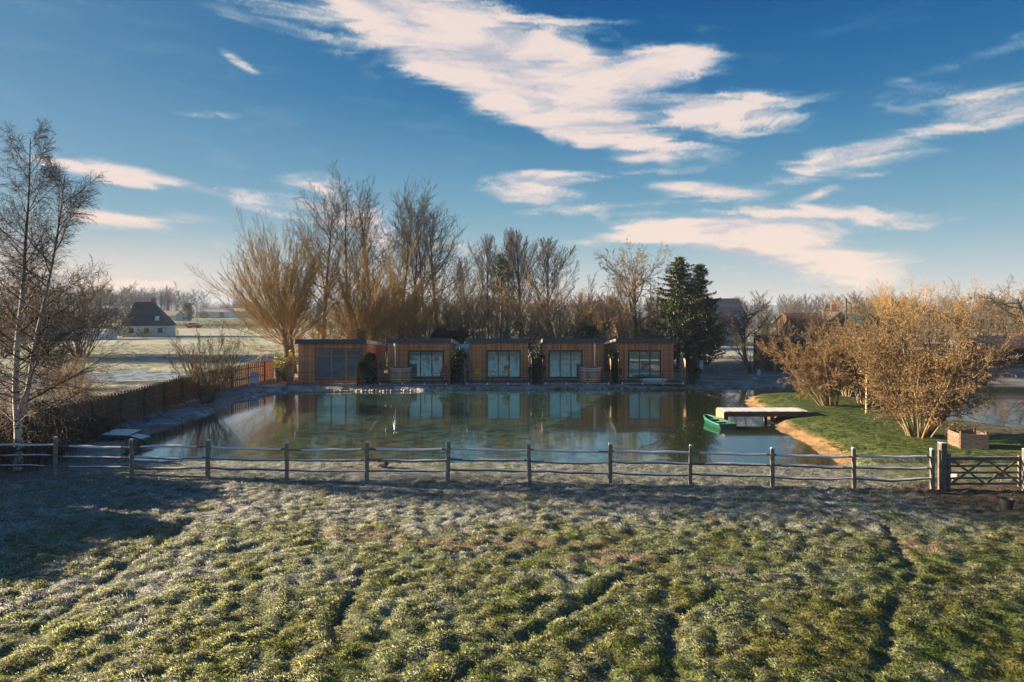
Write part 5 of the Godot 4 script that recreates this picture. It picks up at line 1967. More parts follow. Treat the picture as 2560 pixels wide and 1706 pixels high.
func spruce(label: String, at: Vector3, h: float, rbase: float, sd: int) -> void:
	R.seed = sd
	var o := thing("spruce_tree", label, "tree", at, 0.0, "spruces right of the lodges")
	var tr := MB.new()
	tr.col = Color(0.08, 0.06, 0.045)
	tr.tube(PackedVector3Array([Vector3(0, -0.2, 0), Vector3(0.05, h * 0.5, 0), Vector3(0, h, 0)]), PackedFloat32Array([0.2, 0.12, 0.012]), 8)
	var cr := MB.new()
	var cols := [Color(0.055, 0.098, 0.022), Color(0.08, 0.125, 0.026), Color(0.12, 0.155, 0.03), Color(0.036, 0.068, 0.02)]
	var lobes := FastNoiseLite.new()
	lobes.seed = sd
	lobes.frequency = 0.35
	for k in 380:
		var t := pow((k + R.randf()) / 380.0, 0.85) * 0.9 + 0.085
		var y := h * t
		var a := R.randf() * TAU
		var out := Vector3(cos(a), 0, sin(a))
		# uneven outline: some sides carry longer boughs
		var L := (rbase * pow(1.0 - t, 0.7) + 0.14) * clampf(0.72 + 1.0 * lobes.get_noise_3d(out.x * 2.0, y * 0.9, out.z * 2.0) + R.randfn() * 0.13, 0.3, 1.4)
		var pts := PackedVector3Array()
		var rad := PackedFloat32Array()
		var sag := R.randf_range(0.15, 0.5) * (1.0 - t * 0.7)
		for j in 6:
			var q := j / 5.0
			pts.append(Vector3(0, y, 0) + out * L * q + Vector3(0, L * (-sag * q + (sag * 0.8 + 0.1) * q * q * q), 0) + Vector3(R.randfn(), R.randfn(), R.randfn()) * 0.03 * q)
			rad.append(lerpf(0.02, 0.006, q))
		tr.tube(pts, rad, 3)
		var m := int(L * 42.0) + 10
		var tone := R.randf_range(0.75, 1.25)
		for j in m:
			var q := pow(R.randf_range(0.03, 1.0), 0.8) * 4.999
			var b := pts[int(q)].lerp(pts[int(q) + 1], fposmod(q, 1.0))
			var sd2 := out.cross(Vector3.UP) * (1.0 if R.randf() < 0.5 else -1.0)
			var d := (out * R.randf_range(0.1, 0.7) + sd2 * R.randf_range(0.0, 0.9) + Vector3(0, R.randf_range(-1.1, 0.15), 0)).normalized()
			cr.col = cols[R.randi() % 4] * R.randf_range(0.7, 1.3) * tone
			cr.leaf(b, d * R.randf_range(0.16, 0.36), d.cross(Vector3(R.randfn(), R.randfn(), R.randfn())).normalized() * R.randf_range(0.016, 0.036))
	part("trunk", tr, M.bark, o)
	part("crown", cr, M.leaf, o)

func pine(label: String, at: Vector3, h: float) -> void:
	R.seed = 260
	var o := thing("pine_tree", label, "tree", at)
	var tr := MB.new()
	tr.col = Color(0.09, 0.06, 0.045)
	tr.tube(PackedVector3Array([Vector3(0, -0.2, 0), Vector3(0.2, h * 0.5, 0), Vector3(0, h * 0.97, 0)]), PackedFloat32Array([0.22, 0.15, 0.03]), 8)
	var cr := MB.new()
	var cols := [Color(0.02, 0.045, 0.014), Color(0.032, 0.06, 0.018), Color(0.05, 0.075, 0.025)]
	for k in 46:
		var t := R.randf_range(0.45, 1.0)
		var a := R.randf() * TAU
		var L := 2.6 * pow(1.04 - t, 0.5) * R.randf_range(0.5, 1.1)
		var c := Vector3(cos(a) * L, h * t + L * 0.25, sin(a) * L)
		tr.tube(PackedVector3Array([Vector3(0, h * t * 0.97, 0), c * Vector3(0.6, 1, 0.6) + Vector3(0, -0.1, 0), c]), PackedFloat32Array([0.05, 0.03, 0.012]), 4)
		for j in 260:
			var d := Vector3(R.randfn(), R.randfn() * 0.6 + 0.35, R.randfn()).normalized()
			cr.col = cols[R.randi() % 3] * R.randf_range(0.7, 1.3)
			cr.leaf(c + d * 0.5 * pow(R.randf(), 0.5), d * R.randf_range(0.14, 0.26), d.cross(Vector3(R.randfn(), R.randfn(), R.randfn())).normalized() * 0.02)
	part("trunk", tr, M.bark, o)
	part("crown", cr, M.leaf, o)

func bramble(label: String, at: Vector3, size: Vector3, sd: int, n: int) -> Node3D:
	# arching canes tangled together, a few frosted dead leaves on them
	R.seed = sd
	var o := thing("bramble_bush", label, "bramble", at, 0.0, "brambles along the board fence")
	var cn := MB.new()
	var lf := MB.new()
	for k in n:
		var a := R.randf() * TAU
		var b := Vector3(R.randf_range(-0.5, 0.5) * size.x, -0.05, R.randf_range(-0.5, 0.5) * size.z)
		var reach := R.randf_range(0.4, 1.3)
		var h := size.y * R.randf_range(0.45, 1.05)
		var pts := PackedVector3Array()
		var rad := PackedFloat32Array()
		for j in 8:
			var t := j / 7.0
			pts.append(b + Vector3(cos(a) * reach * t, h * (2.2 * t - 1.7 * t * t) * 1.15, sin(a) * reach * t) + Vector3(R.randfn(), R.randfn(), R.randfn()) * 0.035)
			rad.append(lerpf(0.011, 0.004, t))
		cn.col = [Color(0.06, 0.042, 0.034), Color(0.085, 0.05, 0.04), Color(0.11, 0.08, 0.055)][R.randi() % 3] * R.randf_range(0.7, 1.2)
		cn.tube(pts, rad, 3)
		for j in 9:
			var q := R.randf_range(0.15, 0.99) * 6.999
			var at2 := pts[int(q)].lerp(pts[int(q) + 1], fposmod(q, 1.0))
			lf.col = [Color(0.05, 0.05, 0.025), Color(0.09, 0.055, 0.03), Color(0.14, 0.13, 0.11), Color(0.045, 0.035, 0.025)][R.randi() % 4] * R.randf_range(0.7, 1.2)
			var d := Vector3(R.randfn(), R.randfn() - 0.3, R.randfn()).normalized()
			lf.leaf(at2, d * R.randf_range(0.05, 0.11), d.cross(Vector3(R.randfn(), R.randfn(), R.randfn())).normalized() * 0.022)
	part("canes", cn, M.twig, o)
	part("leaves", lf, M.dry_leaf, o)
	return o

func bamboo() -> void:
	R.seed = 270
	var o := thing("bamboo_clump", "bright yellow green bamboo clump left of the lodges", "bamboo", Vector3(-16.75, 0.05, -50.4))
	var st := MB.new()
	var lf := MB.new()
	for k in 110:
		var a := R.randf() * TAU
		var r := sqrt(R.randf()) * 0.62
		var h := R.randf_range(1.3, 2.8) * (1.0 - 0.25 * r)
		var lean := R.randf_range(0.05, 0.45)
		var pts := PackedVector3Array()
		var rad := PackedFloat32Array()
		for j in 6:
			var t := j / 5.0
			pts.append(Vector3(cos(a) * (r + lean * t * t), h * t - 0.05, sin(a) * (r + lean * t * t)))
			rad.append(lerpf(0.012, 0.004, t))
		st.col = jit(Color(0.26, 0.24, 0.06), 0.2)
		st.tube(pts, rad, 4)
		for j in 46:
			var q := R.randf_range(0.2, 0.999) * 4.999
			var at := pts[int(q)].lerp(pts[int(q) + 1], fposmod(q, 1.0))
			var d := Vector3(R.randfn(), R.randf_range(-0.7, 0.6), R.randfn()).normalized()
			lf.col = [Color(0.42, 0.42, 0.05), Color(0.32, 0.36, 0.045), Color(0.52, 0.46, 0.06), Color(0.20, 0.25, 0.04)][R.randi() % 4] * R.randf_range(0.8, 1.2)
			lf.leaf(at, d * R.randf_range(0.12, 0.26), d.cross(Vector3(R.randfn(), R.randfn(), R.randfn())).normalized() * 0.018)
	part("canes", st, M.twig, o)
	part("leaves", lf, M.leaf, o)

func px(x: float, d: float) -> Vector3:
	return Vector3(x, ground_y(x, d), -d)

func make_trees() -> void:
	make_birch()
	# the willow shrub in front of the board fence
	var os := P_shrub(Color(0.17, 0.12, 0.055))
	os.stems = 26; os.spread = 0.8; os.foot = 0.35; os.r = 0.032; os.wob = [0.03, 0.06, 0.09, 0.1]; os.ang = [24.0, 26.0, 28.0]; os.rmin = 0.005
	bare_tree("willow_shrub", "round bare willow shrub in front of the board fence", px(-17.55, 39.3), os, 4.0, 301)
	# pollard willows behind the leftmost lodge
	bare_tree("pollard_willow", "big golden pollard willow fanning out behind the leftmost lodge", px(-18.6, 57.5), P_willow(Color(0.30, 0.22, 0.075)), 3.9, 311)
	var gw := P_willow(Color(0.33, 0.22, 0.065))
	gw.lr = [1.9, 0.36, 0.42]; gw.num = [56, 14, 8]
	bare_tree("pollard_willow", "golden brown willow between the big willow and the poplars", px(-13.9, 61.0), gw, 3.6, 312)
	bare_tree("pollard_willow", "smaller golden willow below the middle poplars", px(-10.4, 64.0), gw, 3.1, 313)
	# the row of tall poplars
	var pop := []
	for k in 3:
		var P := P_poplar()
		if k == 0: P.lead = -0.42
		pop.append(bare_tree("poplar_tree", ["leftmost tall poplar, its limbs reaching far left", "second tall poplar from the left", "third tall poplar from the left"][k], px([-19.4, -17.0, -14.4][k], [70.0, 72.0, 72.0][k]), P, [15.2, 16.4, 16.0][k], 320 + k, "tall bare poplars behind the lodges"))
	copy(pop[1], "fourth tall poplar from the left", px(-12.4, 73.0), 2.1, Vector3(0.95, 0.97, 0.95))
	copy(pop[2], "slim fifth poplar from the left", px(-10.8, 74.0), 4.0, Vector3(0.85, 0.97, 0.85))
	copy(pop[1], "sixth tall poplar from the left", px(-9.2, 72.0), 3.9, Vector3(0.9, 0.95, 0.9))
	copy(pop[0], "rightmost tall poplar, its limbs reaching right", px(-7.8, 71.0), 3.3, Vector3(0.8, 0.93, 0.8))
	# second group, farther off
	var bl := P_poplar()
	bl.num = [34, 15, 10]; bl.start = [0.2, 0.12, 0.1]; bl.lr = [0.56, 0.42, 0.42]; bl.tipf = [0.45, 0.5, 0.6]; bl.ang = [40.0, 30.0, 34.0]; bl.trop = [0.03, 0.075, 0.06, 0.04]; bl.col = [Color(0.075, 0.07, 0.07), Color(0.06, 0.056, 0.06), Color(0.055, 0.05, 0.055)]; bl.rmin = 0.014; bl.round = true
	var b0 := bare_tree("lime_tree", "tall bare tree right of the dark pine, top of the second group", px(1.2, 94.0), bl, 15.6, 330, "second group of tall bare trees")
	copy(b0, "leftmost tall bare tree of the second group", px(-6.4, 96.0), 1.0, Vector3(0.8, 0.78, 0.8))
	copy(b0, "slender bare tree left of the dark pine", px(-3.3, 95.0), 2.2, Vector3(0.75, 0.97, 0.75))
	copy(b0, "bare tree standing just behind the dark pine", px(-0.9, 98.0), 4.4, Vector3(0.7, 1.05, 0.7))
	copy(b0, "broad bare tree at the right end of the second group", px(4.6, 92.0), 5.2, Vector3(1.05, 0.93, 1.05))
	pine("dark pine rising above the brown thicket", px(-1.4, 80.0), 11.4)
	# brown thicket behind the lodges
	var sh := []
	var cols := [Color(0.23, 0.145, 0.065), Color(0.15, 0.10, 0.055), Color(0.34, 0.22, 0.065), Color(0.19, 0.13, 0.07)]
	for k in 4:
		var P := P_shrub(cols[k])
		P.stems = 15
		P.rmin = 0.010
		if k == 2:
			P.trop = [0.05, 0.02, -0.03, -0.08]
		sh.append(bare_tree("thicket_shrub", ["reddish brown bare shrub behind the second lodge roof", "dark brown bare shrub behind the gap of second and middle lodge", "golden willow bush behind the middle lodge", "grey brown bare shrub behind the fourth lodge roof"][k], px([-8.2, -4.6, 2.4, 5.4][k], [66.0, 63.0, 66.0, 63.0][k]), P, [7.6, 7.0, 7.9, 6.4][k], 340 + k, "bare shrubs of the thicket behind the lodges"))
	var more := [[0, -12.6, 66.0, 0.85, "low reddish shrub behind the leftmost lodge's right end"], [3, -6.6, 61.0, 0.8, "grey brown shrub close behind the second lodge"], [1, -1.8, 61.5, 0.95, "dark brown shrub behind the middle lodge's left half"], [0, 0.4, 64.0, 0.95, "reddish shrub behind the middle lodge's right half"], [3, 3.4, 60.5, 0.85, "grey brown shrub close behind the gap of middle and fourth lodge"],
		[1, 7.4, 62.0, 0.9, "dark brown shrub behind the fourth lodge's right end"], [0, 9.4, 66.0, 0.75, "low reddish shrub left of the forked bare tree"], [2, -15.2, 64.0, 0.8, "golden willow bush behind the leftmost lodge"], [3, -17.4, 62.0, 0.75, "grey brown shrub at the foot of the leftmost poplars"], [2, -16.6, 60.0, 0.78, "golden bush behind the left end of the leftmost lodge"], [2, -12.0, 62.5, 0.92, "golden bush behind the leftmost lodge's glazing"], [2, -8.9, 60.5, 0.75, "golden bush close behind the second lodge"], [2, -6.4, 66.0, 0.95, "golden bush behind the second lodge's right end"], [0, 5.2, 66.5, 1.0, "reddish shrub above the fourth lodge roof"], [2, 8.4, 60.0, 0.6, "low golden bush behind the gap of fourth and rightmost lodge"],
		[1, -11.0, 60.0, 0.6, "low dark shrub behind the leftmost lodge"],
		[0, 14.2, 67.0, 0.7, "low reddish shrub right of the forked bare tree"], [1, 18.8, 66.0, 0.7, "dark low shrub right of the spruces"], [3, 26.5, 70.0, 0.75, "grey brown shrub before the shed's right end"], [0, 29.5, 66.0, 0.85, "reddish shrub right of the shed"]]
	for m in more:
		var o := copy(sh[m[0]], m[4], px(m[1], m[2]), R.randf() * TAU, Vector3.ONE * m[3])
		o.scale.y *= R.randf_range(0.9, 1.1)
	# dark thicket at the left edge, and bushes far left
	for m in [[1, -58.0, 78.0, 1.45, "dark shrub at the left picture edge"], [1, -51.0, 80.0, 1.35, "tall dark shrub at the back of the left edge thicket"], [1, -55.5, 74.0, 1.35, "tallest dark shrub of the left edge thicket"], [3, -50.5, 72.5, 1.1, "grey brown shrub in the left edge thicket"], [1, -47.2, 75.0, 1.1, "dark shrub at the right end of the left edge thicket"], [0, -53.5, 77.0, 1.25, "reddish shrub deep in the left edge thicket"], [1, -33.6, 50.5, 0.5, "low dark shrub before the flooded hollow"], [3, -30.6, 46.0, 0.33, "low frosted shrub beside the flooded hollow"], [1, -27.0, 42.0, 0.36, "low dark shrub behind the board fence"], [0, -24.2, 37.5, 0.33, "low reddish shrub behind the board fence"], [3, -24.5, 32.0, 0.3, "small grey shrub behind the brambles"]]:
		copy(sh[m[0]], m[4], px(m[1], m[2]), R.randf() * TAU, Vector3.ONE * m[3])
	# trees right of the lodges
	var rd := P_round(Color(0.22, 0.16, 0.08))
	rd.leaf = 1; rd.leaf_len = 0.12; rd.leaf_wid = 0.25; rd.leaf_col = [Color(0.16, 0.09, 0.04), Color(0.12, 0.07, 0.035)]
	bare_tree("forked_tree", "bare tree with forked pale trunk left of the spruces", px(11.6, 64.0), rd, 8.0, 351)
	copy(sh[3], "tall thin shrub between forked tree and spruce", px(13.6, 70.0), 1.0, Vector3(0.8, 1.35, 0.8))
	spruce("large dark spruce right of the rightmost lodge", px(14.5, 59.5), 10.0, 4.7, 361)
	spruce("slimmer spruce right of the large spruce", px(16.9, 61.5), 9.5, 2.9, 362)
	var fr := P_round(Color(0.07, 0.06, 0.045))
	fr.wob = [0.06, 0.16, 0.2, 0.2, 0.2]; fr.trop = [0.0, 0.0, -0.01, 0.0, 0.0]; fr.ang = [62.0, 48.0, 45.0, 40.0]; fr.lr = [0.75, 0.5, 0.45, 0.42]
	var ap := bare_tree("orchard_tree", "gnarled bare fruit tree with flat crown right of the spruces", px(22.6, 66.0), fr, 4.9, 371, "gnarled bare orchard trees")
	copy(ap, "gnarled fruit tree behind the shed's right end", px(33.5, 72.0), 2.0, Vector3(0.95, 0.92, 0.95))
	copy(ap, "gnarled fruit tree with dark crown near the dark gable", px(38.6, 74.0), 4.0, Vector3(0.9, 1.0, 0.9))
	var gr := P_shrub(Color(0.13, 0.11, 0.045))
	gr.stems = 7; gr.spread = 0.55; gr.r = 0.09
	var gb := bare_tree("mossy_shrub", "mossy many-stemmed shrub on the far bank left of the shed", px(19.8, 56.0), gr, 4.6, 372)
	copy(gb, "mossy many-stemmed shrub in front of the shed", px(23.2, 57.0), 2.0, Vector3(1.1, 1.15, 1.1))
	# hazels of the spit
	var hz := P_hazel()
	hz.stems = 28; hz.leaf = 8
	bare_tree("hazel_bush", "large golden hazel with many pale stems near the gate", px(16.7, 28.0), hz, 5.2, 381, "hazels covered in catkins")
	var h2 := P_hazel()
	h2.bias = -0.22; h2.stems = 18
	var hb := bare_tree("hazel_bush", "hazel leaning left over the water behind the jetty", px(17.2, 36.9), h2, 4.4, 382, "hazels covered in catkins")
	copy(hb, "upright hazel behind the stake", px(19.6, 37.8), 2.6, Vector3(0.95, 0.95, 0.95))
	copy(hb, "smaller hazel at the far end of the spit", px(20.4, 41.5), 4.2, Vector3(0.9, 0.85, 0.9))
	# the wall of golden shrubs beyond the right-hand water
	for m in [[2, 45.0, 79.0, 1.06, "tall golden willow behind the big hazel"], [2, 51.0, 83.0, 1.08, "golden willow at the right of the far bank"], [0, 57.5, 82.0, 1.1, "reddish shrub at the right edge of the far bank"], [2, 63.0, 86.0, 1.1, "golden willow at the right picture edge"], [0, 27.6, 56.0, 0.62, "low reddish shrub on the far bank behind the leaning hazel"], [3, 37.5, 54.5, 0.5, "low grey shrub at the edge of the right-hand water"], [1, 66.5, 82.0, 1.05, "dark shrub at the right edge of the far bank"], [2, 47.0, 88.0, 1.14, "golden willow rising behind the others on the right"]]:
		copy(sh[m[0]], m[4], px(m[1], m[2]), R.randf() * TAU, Vector3.ONE * m[3])
	copy(ap, "bare tree crown at the right picture edge", px(53.5, 70.0), 1.0, Vector3(1.3, 1.4, 1.3))
	copy(ap, "small round tree above the golden willows", px(49.0, 86.0), 3.0, Vector3(0.75, 1.25, 0.75))
	copy(hb, "bare branches reaching in from the right edge over the water", px(25.6, 30.8), 1.2, Vector3(0.8, 0.8, 0.8))
	# bushes between the lodges
	var dk := [Color(0.03, 0.058, 0.02), Color(0.045, 0.08, 0.026), Color(0.02, 0.04, 0.016)]
	leafy_bush("dark hedge bush between leftmost and second lodge", Vector3(-10.05, 0.05, -48.6), Vector3(1.5, 2.1, 1.3), 401, dk, 0.10, 5000, "dark bushes between the lodges")
	leafy_bush("dark hedge bush between second and middle lodge, pale tip", Vector3(-3.9, 0.05, -48.9), Vector3(1.35, 2.5, 1.3), 402, dk, 0.10, 5200, "dark bushes between the lodges")
	leafy_bush("dark hedge bush between middle and fourth lodge", Vector3(1.8, 0.05, -49.0), Vector3(1.2, 2.3, 1.2), 403, dk, 0.10, 4800, "dark bushes between the lodges")
	leafy_bush("dark hedge bush between fourth and rightmost lodge", Vector3(7.32, 0.05, -49.2), Vector3(1.0, 2.3, 1.1), 404, dk, 0.10, 4600, "dark bushes between the lodges")
	leafy_bush("green bush right of the rightmost lodge terrace", Vector3(13.1, 0.05, -49.3), Vector3(1.2, 1.9, 1.2), 405, dk, 0.10, 4500)
	leafy_bush("glossy light green laurel behind the fourth lodge roof", px(6.4, 58.5), Vector3(2.4, 3.7, 2.0), 406, [Color(0.10, 0.17, 0.035), Color(0.05, 0.10, 0.025), Color(0.14, 0.19, 0.04)], 0.16, 6000)
	leafy_bush("dark ivy mass behind the second lodge", px(-5.6, 59.0), Vector3(5.0, 3.5, 2.2), 407, dk, 0.16, 8000)
	bamboo()
	# evergreen hedge on the left side of the paddock, outside the view: its shade lies across the turf
	var eh := leafy_bush("evergreen hedge left of the paddock, by the rail fence", px(-18.9, 22.4), Vector3(1.7, 1.95, 2.7), 408, dk, 0.13, 9000, "hedge along the left of the paddock")
	copy(eh, "evergreen hedge left of the paddock, second from the rail fence", px(-18.9, 20.6), 0.0, Vector3(1.0, 1.02, 1.0))
	copy(eh, "evergreen hedge left of the paddock, third from the rail fence", px(-18.7, 19.0), 0.4, Vector3(1.05, 1.0, 1.0))
	copy(eh, "evergreen hedge left of the paddock, fourth from the rail fence", px(-18.9, 17.5), 3.1, Vector3(1.05, 1.0, 1.0))
	copy(eh, "evergreen hedge left of the paddock, nearest to the viewer", px(-18.9, 15.8), 0.0, Vector3(1.0, 1.0, 1.0))
	copy(eh, "evergreen hedge left of the paddock, set back behind the second", px(-19.6, 21.5), 1.7, Vector3(1.0, 1.1, 1.0))
	copy(eh, "evergreen hedge left of the paddock, set back behind the fourth", px(-19.5, 18.2), 2.2, Vector3(1.0, 1.1, 1.0))
	copy(eh, "evergreen hedge left of the paddock, set back behind the last", px(-19.5, 16.6), 4.2, Vector3(1.0, 1.08, 1.0))
	# brambles on both sides of the near board fence and towards the viewer
	var br := [bramble("bramble tangle beside the birch trunk", px(-17.0, 23.6), Vector3(2.4, 1.5, 2.0), 411, 330), bramble("bramble tangle against the near end of the board fence", px(-17.6, 26.0), Vector3(1.6, 1.5, 2.6), 412, 330)]
	for m in [[0, -19.6, 24.5, 1.1, "bramble tangle left of the birch"], [1, -19.8, 27.5, 1.05, "bramble tangle behind the near board fence"], [0, -17.9, 28.6, 0.75, "low bramble tangle at the foot of the board fence"], [1, -20.6, 31.0, 1.0, "bramble tangle behind the board fence by the struts"], [0, -22.5, 26.5, 1.1, "bramble tangle at the far left edge"], [1, -21.4, 35.0, 0.8, "low bramble behind the board fence"],
		[0, -18.6, 21.2, 1.1, "bramble hedge left of the paddock fence end"], [1, -18.8, 19.0, 1.1, "bramble hedge at the left paddock side"], [0, -18.9, 17.0, 1.12, "bramble hedge along the left paddock side"], [1, -19.0, 15.2, 1.1, "near end of the bramble hedge left of the paddock"]]:
		copy(br[m[0]], m[4], px(m[1], m[2]), R.randf() * TAU, Vector3.ONE * m[3])
	# pale dry grass clumps at the foot of the board fence
	var dg := tuft(430, 60, 0.16, 0.25, 0.55, 0.006, 1.4)
	var k := 0
	for q in [Vector2(-17.3, 27.3), Vector2(-17.3, 30.2), Vector2(-17.5, 32.6), Vector2(-18.0, 35.4), Vector2(-16.8, 25.0)]:
		dg.col = Color(1, 1, 1)
		var o := MeshInstance3D.new()
		o.name = numbered("grass_clump")
		o.mesh = dg.mesh(M.straw)
		add_child(o)
		o.position = px(q.x, q.y)
		o.rotation.y = k * 1.3
		tag(o, ["pale dry grass clump near the duck platform", "pale dry grass clump by the second strut", "pale dry grass clump in the middle of the board fence", "farthest pale dry grass clump at the board fence", "nearest pale dry grass clump behind the rail fence"][k], "grass clump", "dry grass clumps at the board fence")
		k += 1

# ------------------------------------------------------------------ buildings and far things

func gable_house(called: String, label: String, at: Vector3, turn: float, w: float, dep: float, eave: float, ridge: float, wall: Color, roofc: Color, windows: Array, chimney := true) -> Node3D:
	# ridge along x; gables at +-x; windows: [x, y, w, h] on the +z face
	var o := thing(called, label, "house", at, turn)
	var mb := MB.new()
	mb.col = wall
	mb.box(Vector3(0, eave * 0.5, 0), Vector3(w, eave, dep))
	for s: float in [-1.0, 1.0]:
		mb.prism(PackedVector2Array([Vector2(-dep * 0.5, 0), Vector2(dep * 0.5, 0), Vector2(0, ridge - eave - 0.05)]), Transform3D(Basis(Vector3.UP, PI * 0.5), Vector3(s * (w * 0.5 - 0.1), eave, 0)), 0.2)
	part("wall", mb, M.rough, o)
	mb = MB.new()
	mb.col = roofc
	var run := dep * 0.5 + 0.35
	var fall := (ridge - eave) * 0.35 / (dep * 0.5)
	for s: float in [-1.0, 1.0]:
		var p := []
		for y in 2:
			var lift := 0.0 if y == 0 else 0.16
			var q := [Vector3(-w * 0.5 - 0.3, ridge + lift, 0), Vector3(w * 0.5 + 0.3, ridge + lift, 0), Vector3(w * 0.5 + 0.3, eave - fall + lift, s * run), Vector3(-w * 0.5 - 0.3, eave - fall + lift, s * run)]
			if s > 0.0: q = [q[3], q[2], q[1], q[0]]
			p.append_array(q)
		mb.hexa(p)
	var rf := part("roof", mb, M.rough, o)
	# courses of tiles standing a little proud
	mb = MB.new()
	var n := int((ridge - eave) / 0.32) + 4
	for s: float in [-1.0, 1.0]:
		for k in n:
			var t := (k + 0.5) / n
			var a := Vector3(0, lerpf(ridge, eave - fall, t) + 0.175, s * run * t)
			mb.col = jit(roofc, 0.2)
			mb.box(a, Vector3(w + 0.58, 0.03, run / n * 0.9), Basis(Vector3(1, 0, 0), s * atan2(ridge - eave + fall, run)))
	part("tile_courses", mb, M.rough, rf).set_meta("kind", "stuff")
	if chimney:
		mb = MB.new()
		mb.col = Color(0.20, 0.10, 0.07)
		mb.box(Vector3(w * 0.32, ridge + 0.4, 0), Vector3(0.6, 1.2, 0.6))
		part("chimney", mb, M.rough, rf)
	for q in windows:
		var wd := Node3D.new()
		wd.name = "window"
		o.add_child(wd, true)
		mb = MB.new()
		mb.col = Color(0.75, 0.75, 0.72)
		mb.box(Vector3(q[0], q[1], dep * 0.5 + 0.02), Vector3(q[2] + 0.16, q[3] + 0.16, 0.06))
		part("frame", mb, M.plain, wd)
		mb = MB.new()
		mb.col = Color(0.03, 0.04, 0.05)
		mb.box(Vector3(q[0], q[1], dep * 0.5 + 0.055), Vector3(q[2], q[3], 0.02))
		part("pane", mb, M.satin, wd)
	return o

func hip_farmhouse() -> Node3D:
	# steep slate roof hipped at both ends, pale walls below
	var o := thing("farmhouse", "farmhouse with steep dark slate roof across the frosted meadow", "house", Vector3(-70.6, 0, -133), 0.25)
	var w := 8.4
	var dep := 7.0
	var eave := 2.1
	var ridge := 6.7
	var mb := MB.new()
	mb.col = Color(0.55, 0.58, 0.62)
	mb.box(Vector3(0, eave * 0.5, 0), Vector3(w - 0.5, eave, dep - 0.5))
	part("wall", mb, M.rough, o)
	var rb := MB.new()
	var a := Vector3(-w * 0.5, eave, dep * 0.5)
	var b := Vector3(w * 0.5, eave, dep * 0.5)
	var c := Vector3(w * 0.5, eave, -dep * 0.5)
	var d := Vector3(-w * 0.5, eave, -dep * 0.5)
	var p := Vector3(-w * 0.5 + 1.6, ridge, 0)
	var q := Vector3(w * 0.5 - 3.4, ridge, 0)
	rb.col = Color(0.05, 0.052, 0.06)
	rb.quad(a, b, q, p); rb.quad(c, d, p, q); rb.tri(b, c, q); rb.tri(d, a, p); rb.quad(d, c, b, a)
	var rf := part("roof", rb, M.rough, o)
	# slate courses standing a little proud of the front slope
	mb = MB.new()
	for k in 12:
		var t0 := k / 12.0
		var t1 := (k + 0.85) / 12.0
		var off := Vector3(0, 0.05, 0.04)
		mb.col = jit(Color(0.055, 0.057, 0.065), 0.25)
		mb.quad(a.lerp(p, t0) + off, b.lerp(q, t0) + off, b.lerp(q, t1) + off * 0.3, a.lerp(p, t1) + off * 0.3)
	part("slate_courses", mb, M.rough, rf).set_meta("kind", "stuff")
	mb = MB.new()
	mb.col = Color(0.17, 0.09, 0.065)
	mb.box(Vector3(0.6, ridge + 0.25, 0), Vector3(0.6, 1.0, 0.6))
	part("chimney", mb, M.rough, rf)
	mb = MB.new()
	mb.col = Color(0.62, 0.68, 0.74)
	mb.box(Vector3(1.9, 3.55, 2.48), Vector3(0.7, 1.0, 0.08), Basis(Vector3(1, 0, 0), -0.65))
	part("roof_light", mb, M.satin, rf)
	for x: float in [-2.4, 0.2, 2.6]:
		var wd := Node3D.new()
		wd.name = "window"
		o.add_child(wd, true)
		mb = MB.new()
		mb.col = Color(0.75, 0.75, 0.72)
		mb.box(Vector3(x, 1.2, dep * 0.5 - 0.23), Vector3(1.06, 1.16, 0.06))
		part("frame", mb, M.plain, wd)
		mb = MB.new()
		mb.col = Color(0.03, 0.04, 0.05)
		mb.box(Vector3(x, 1.2, dep * 0.5 - 0.195), Vector3(0.9, 1.0, 0.02))
		part("pane", mb, M.satin, wd)
	return o

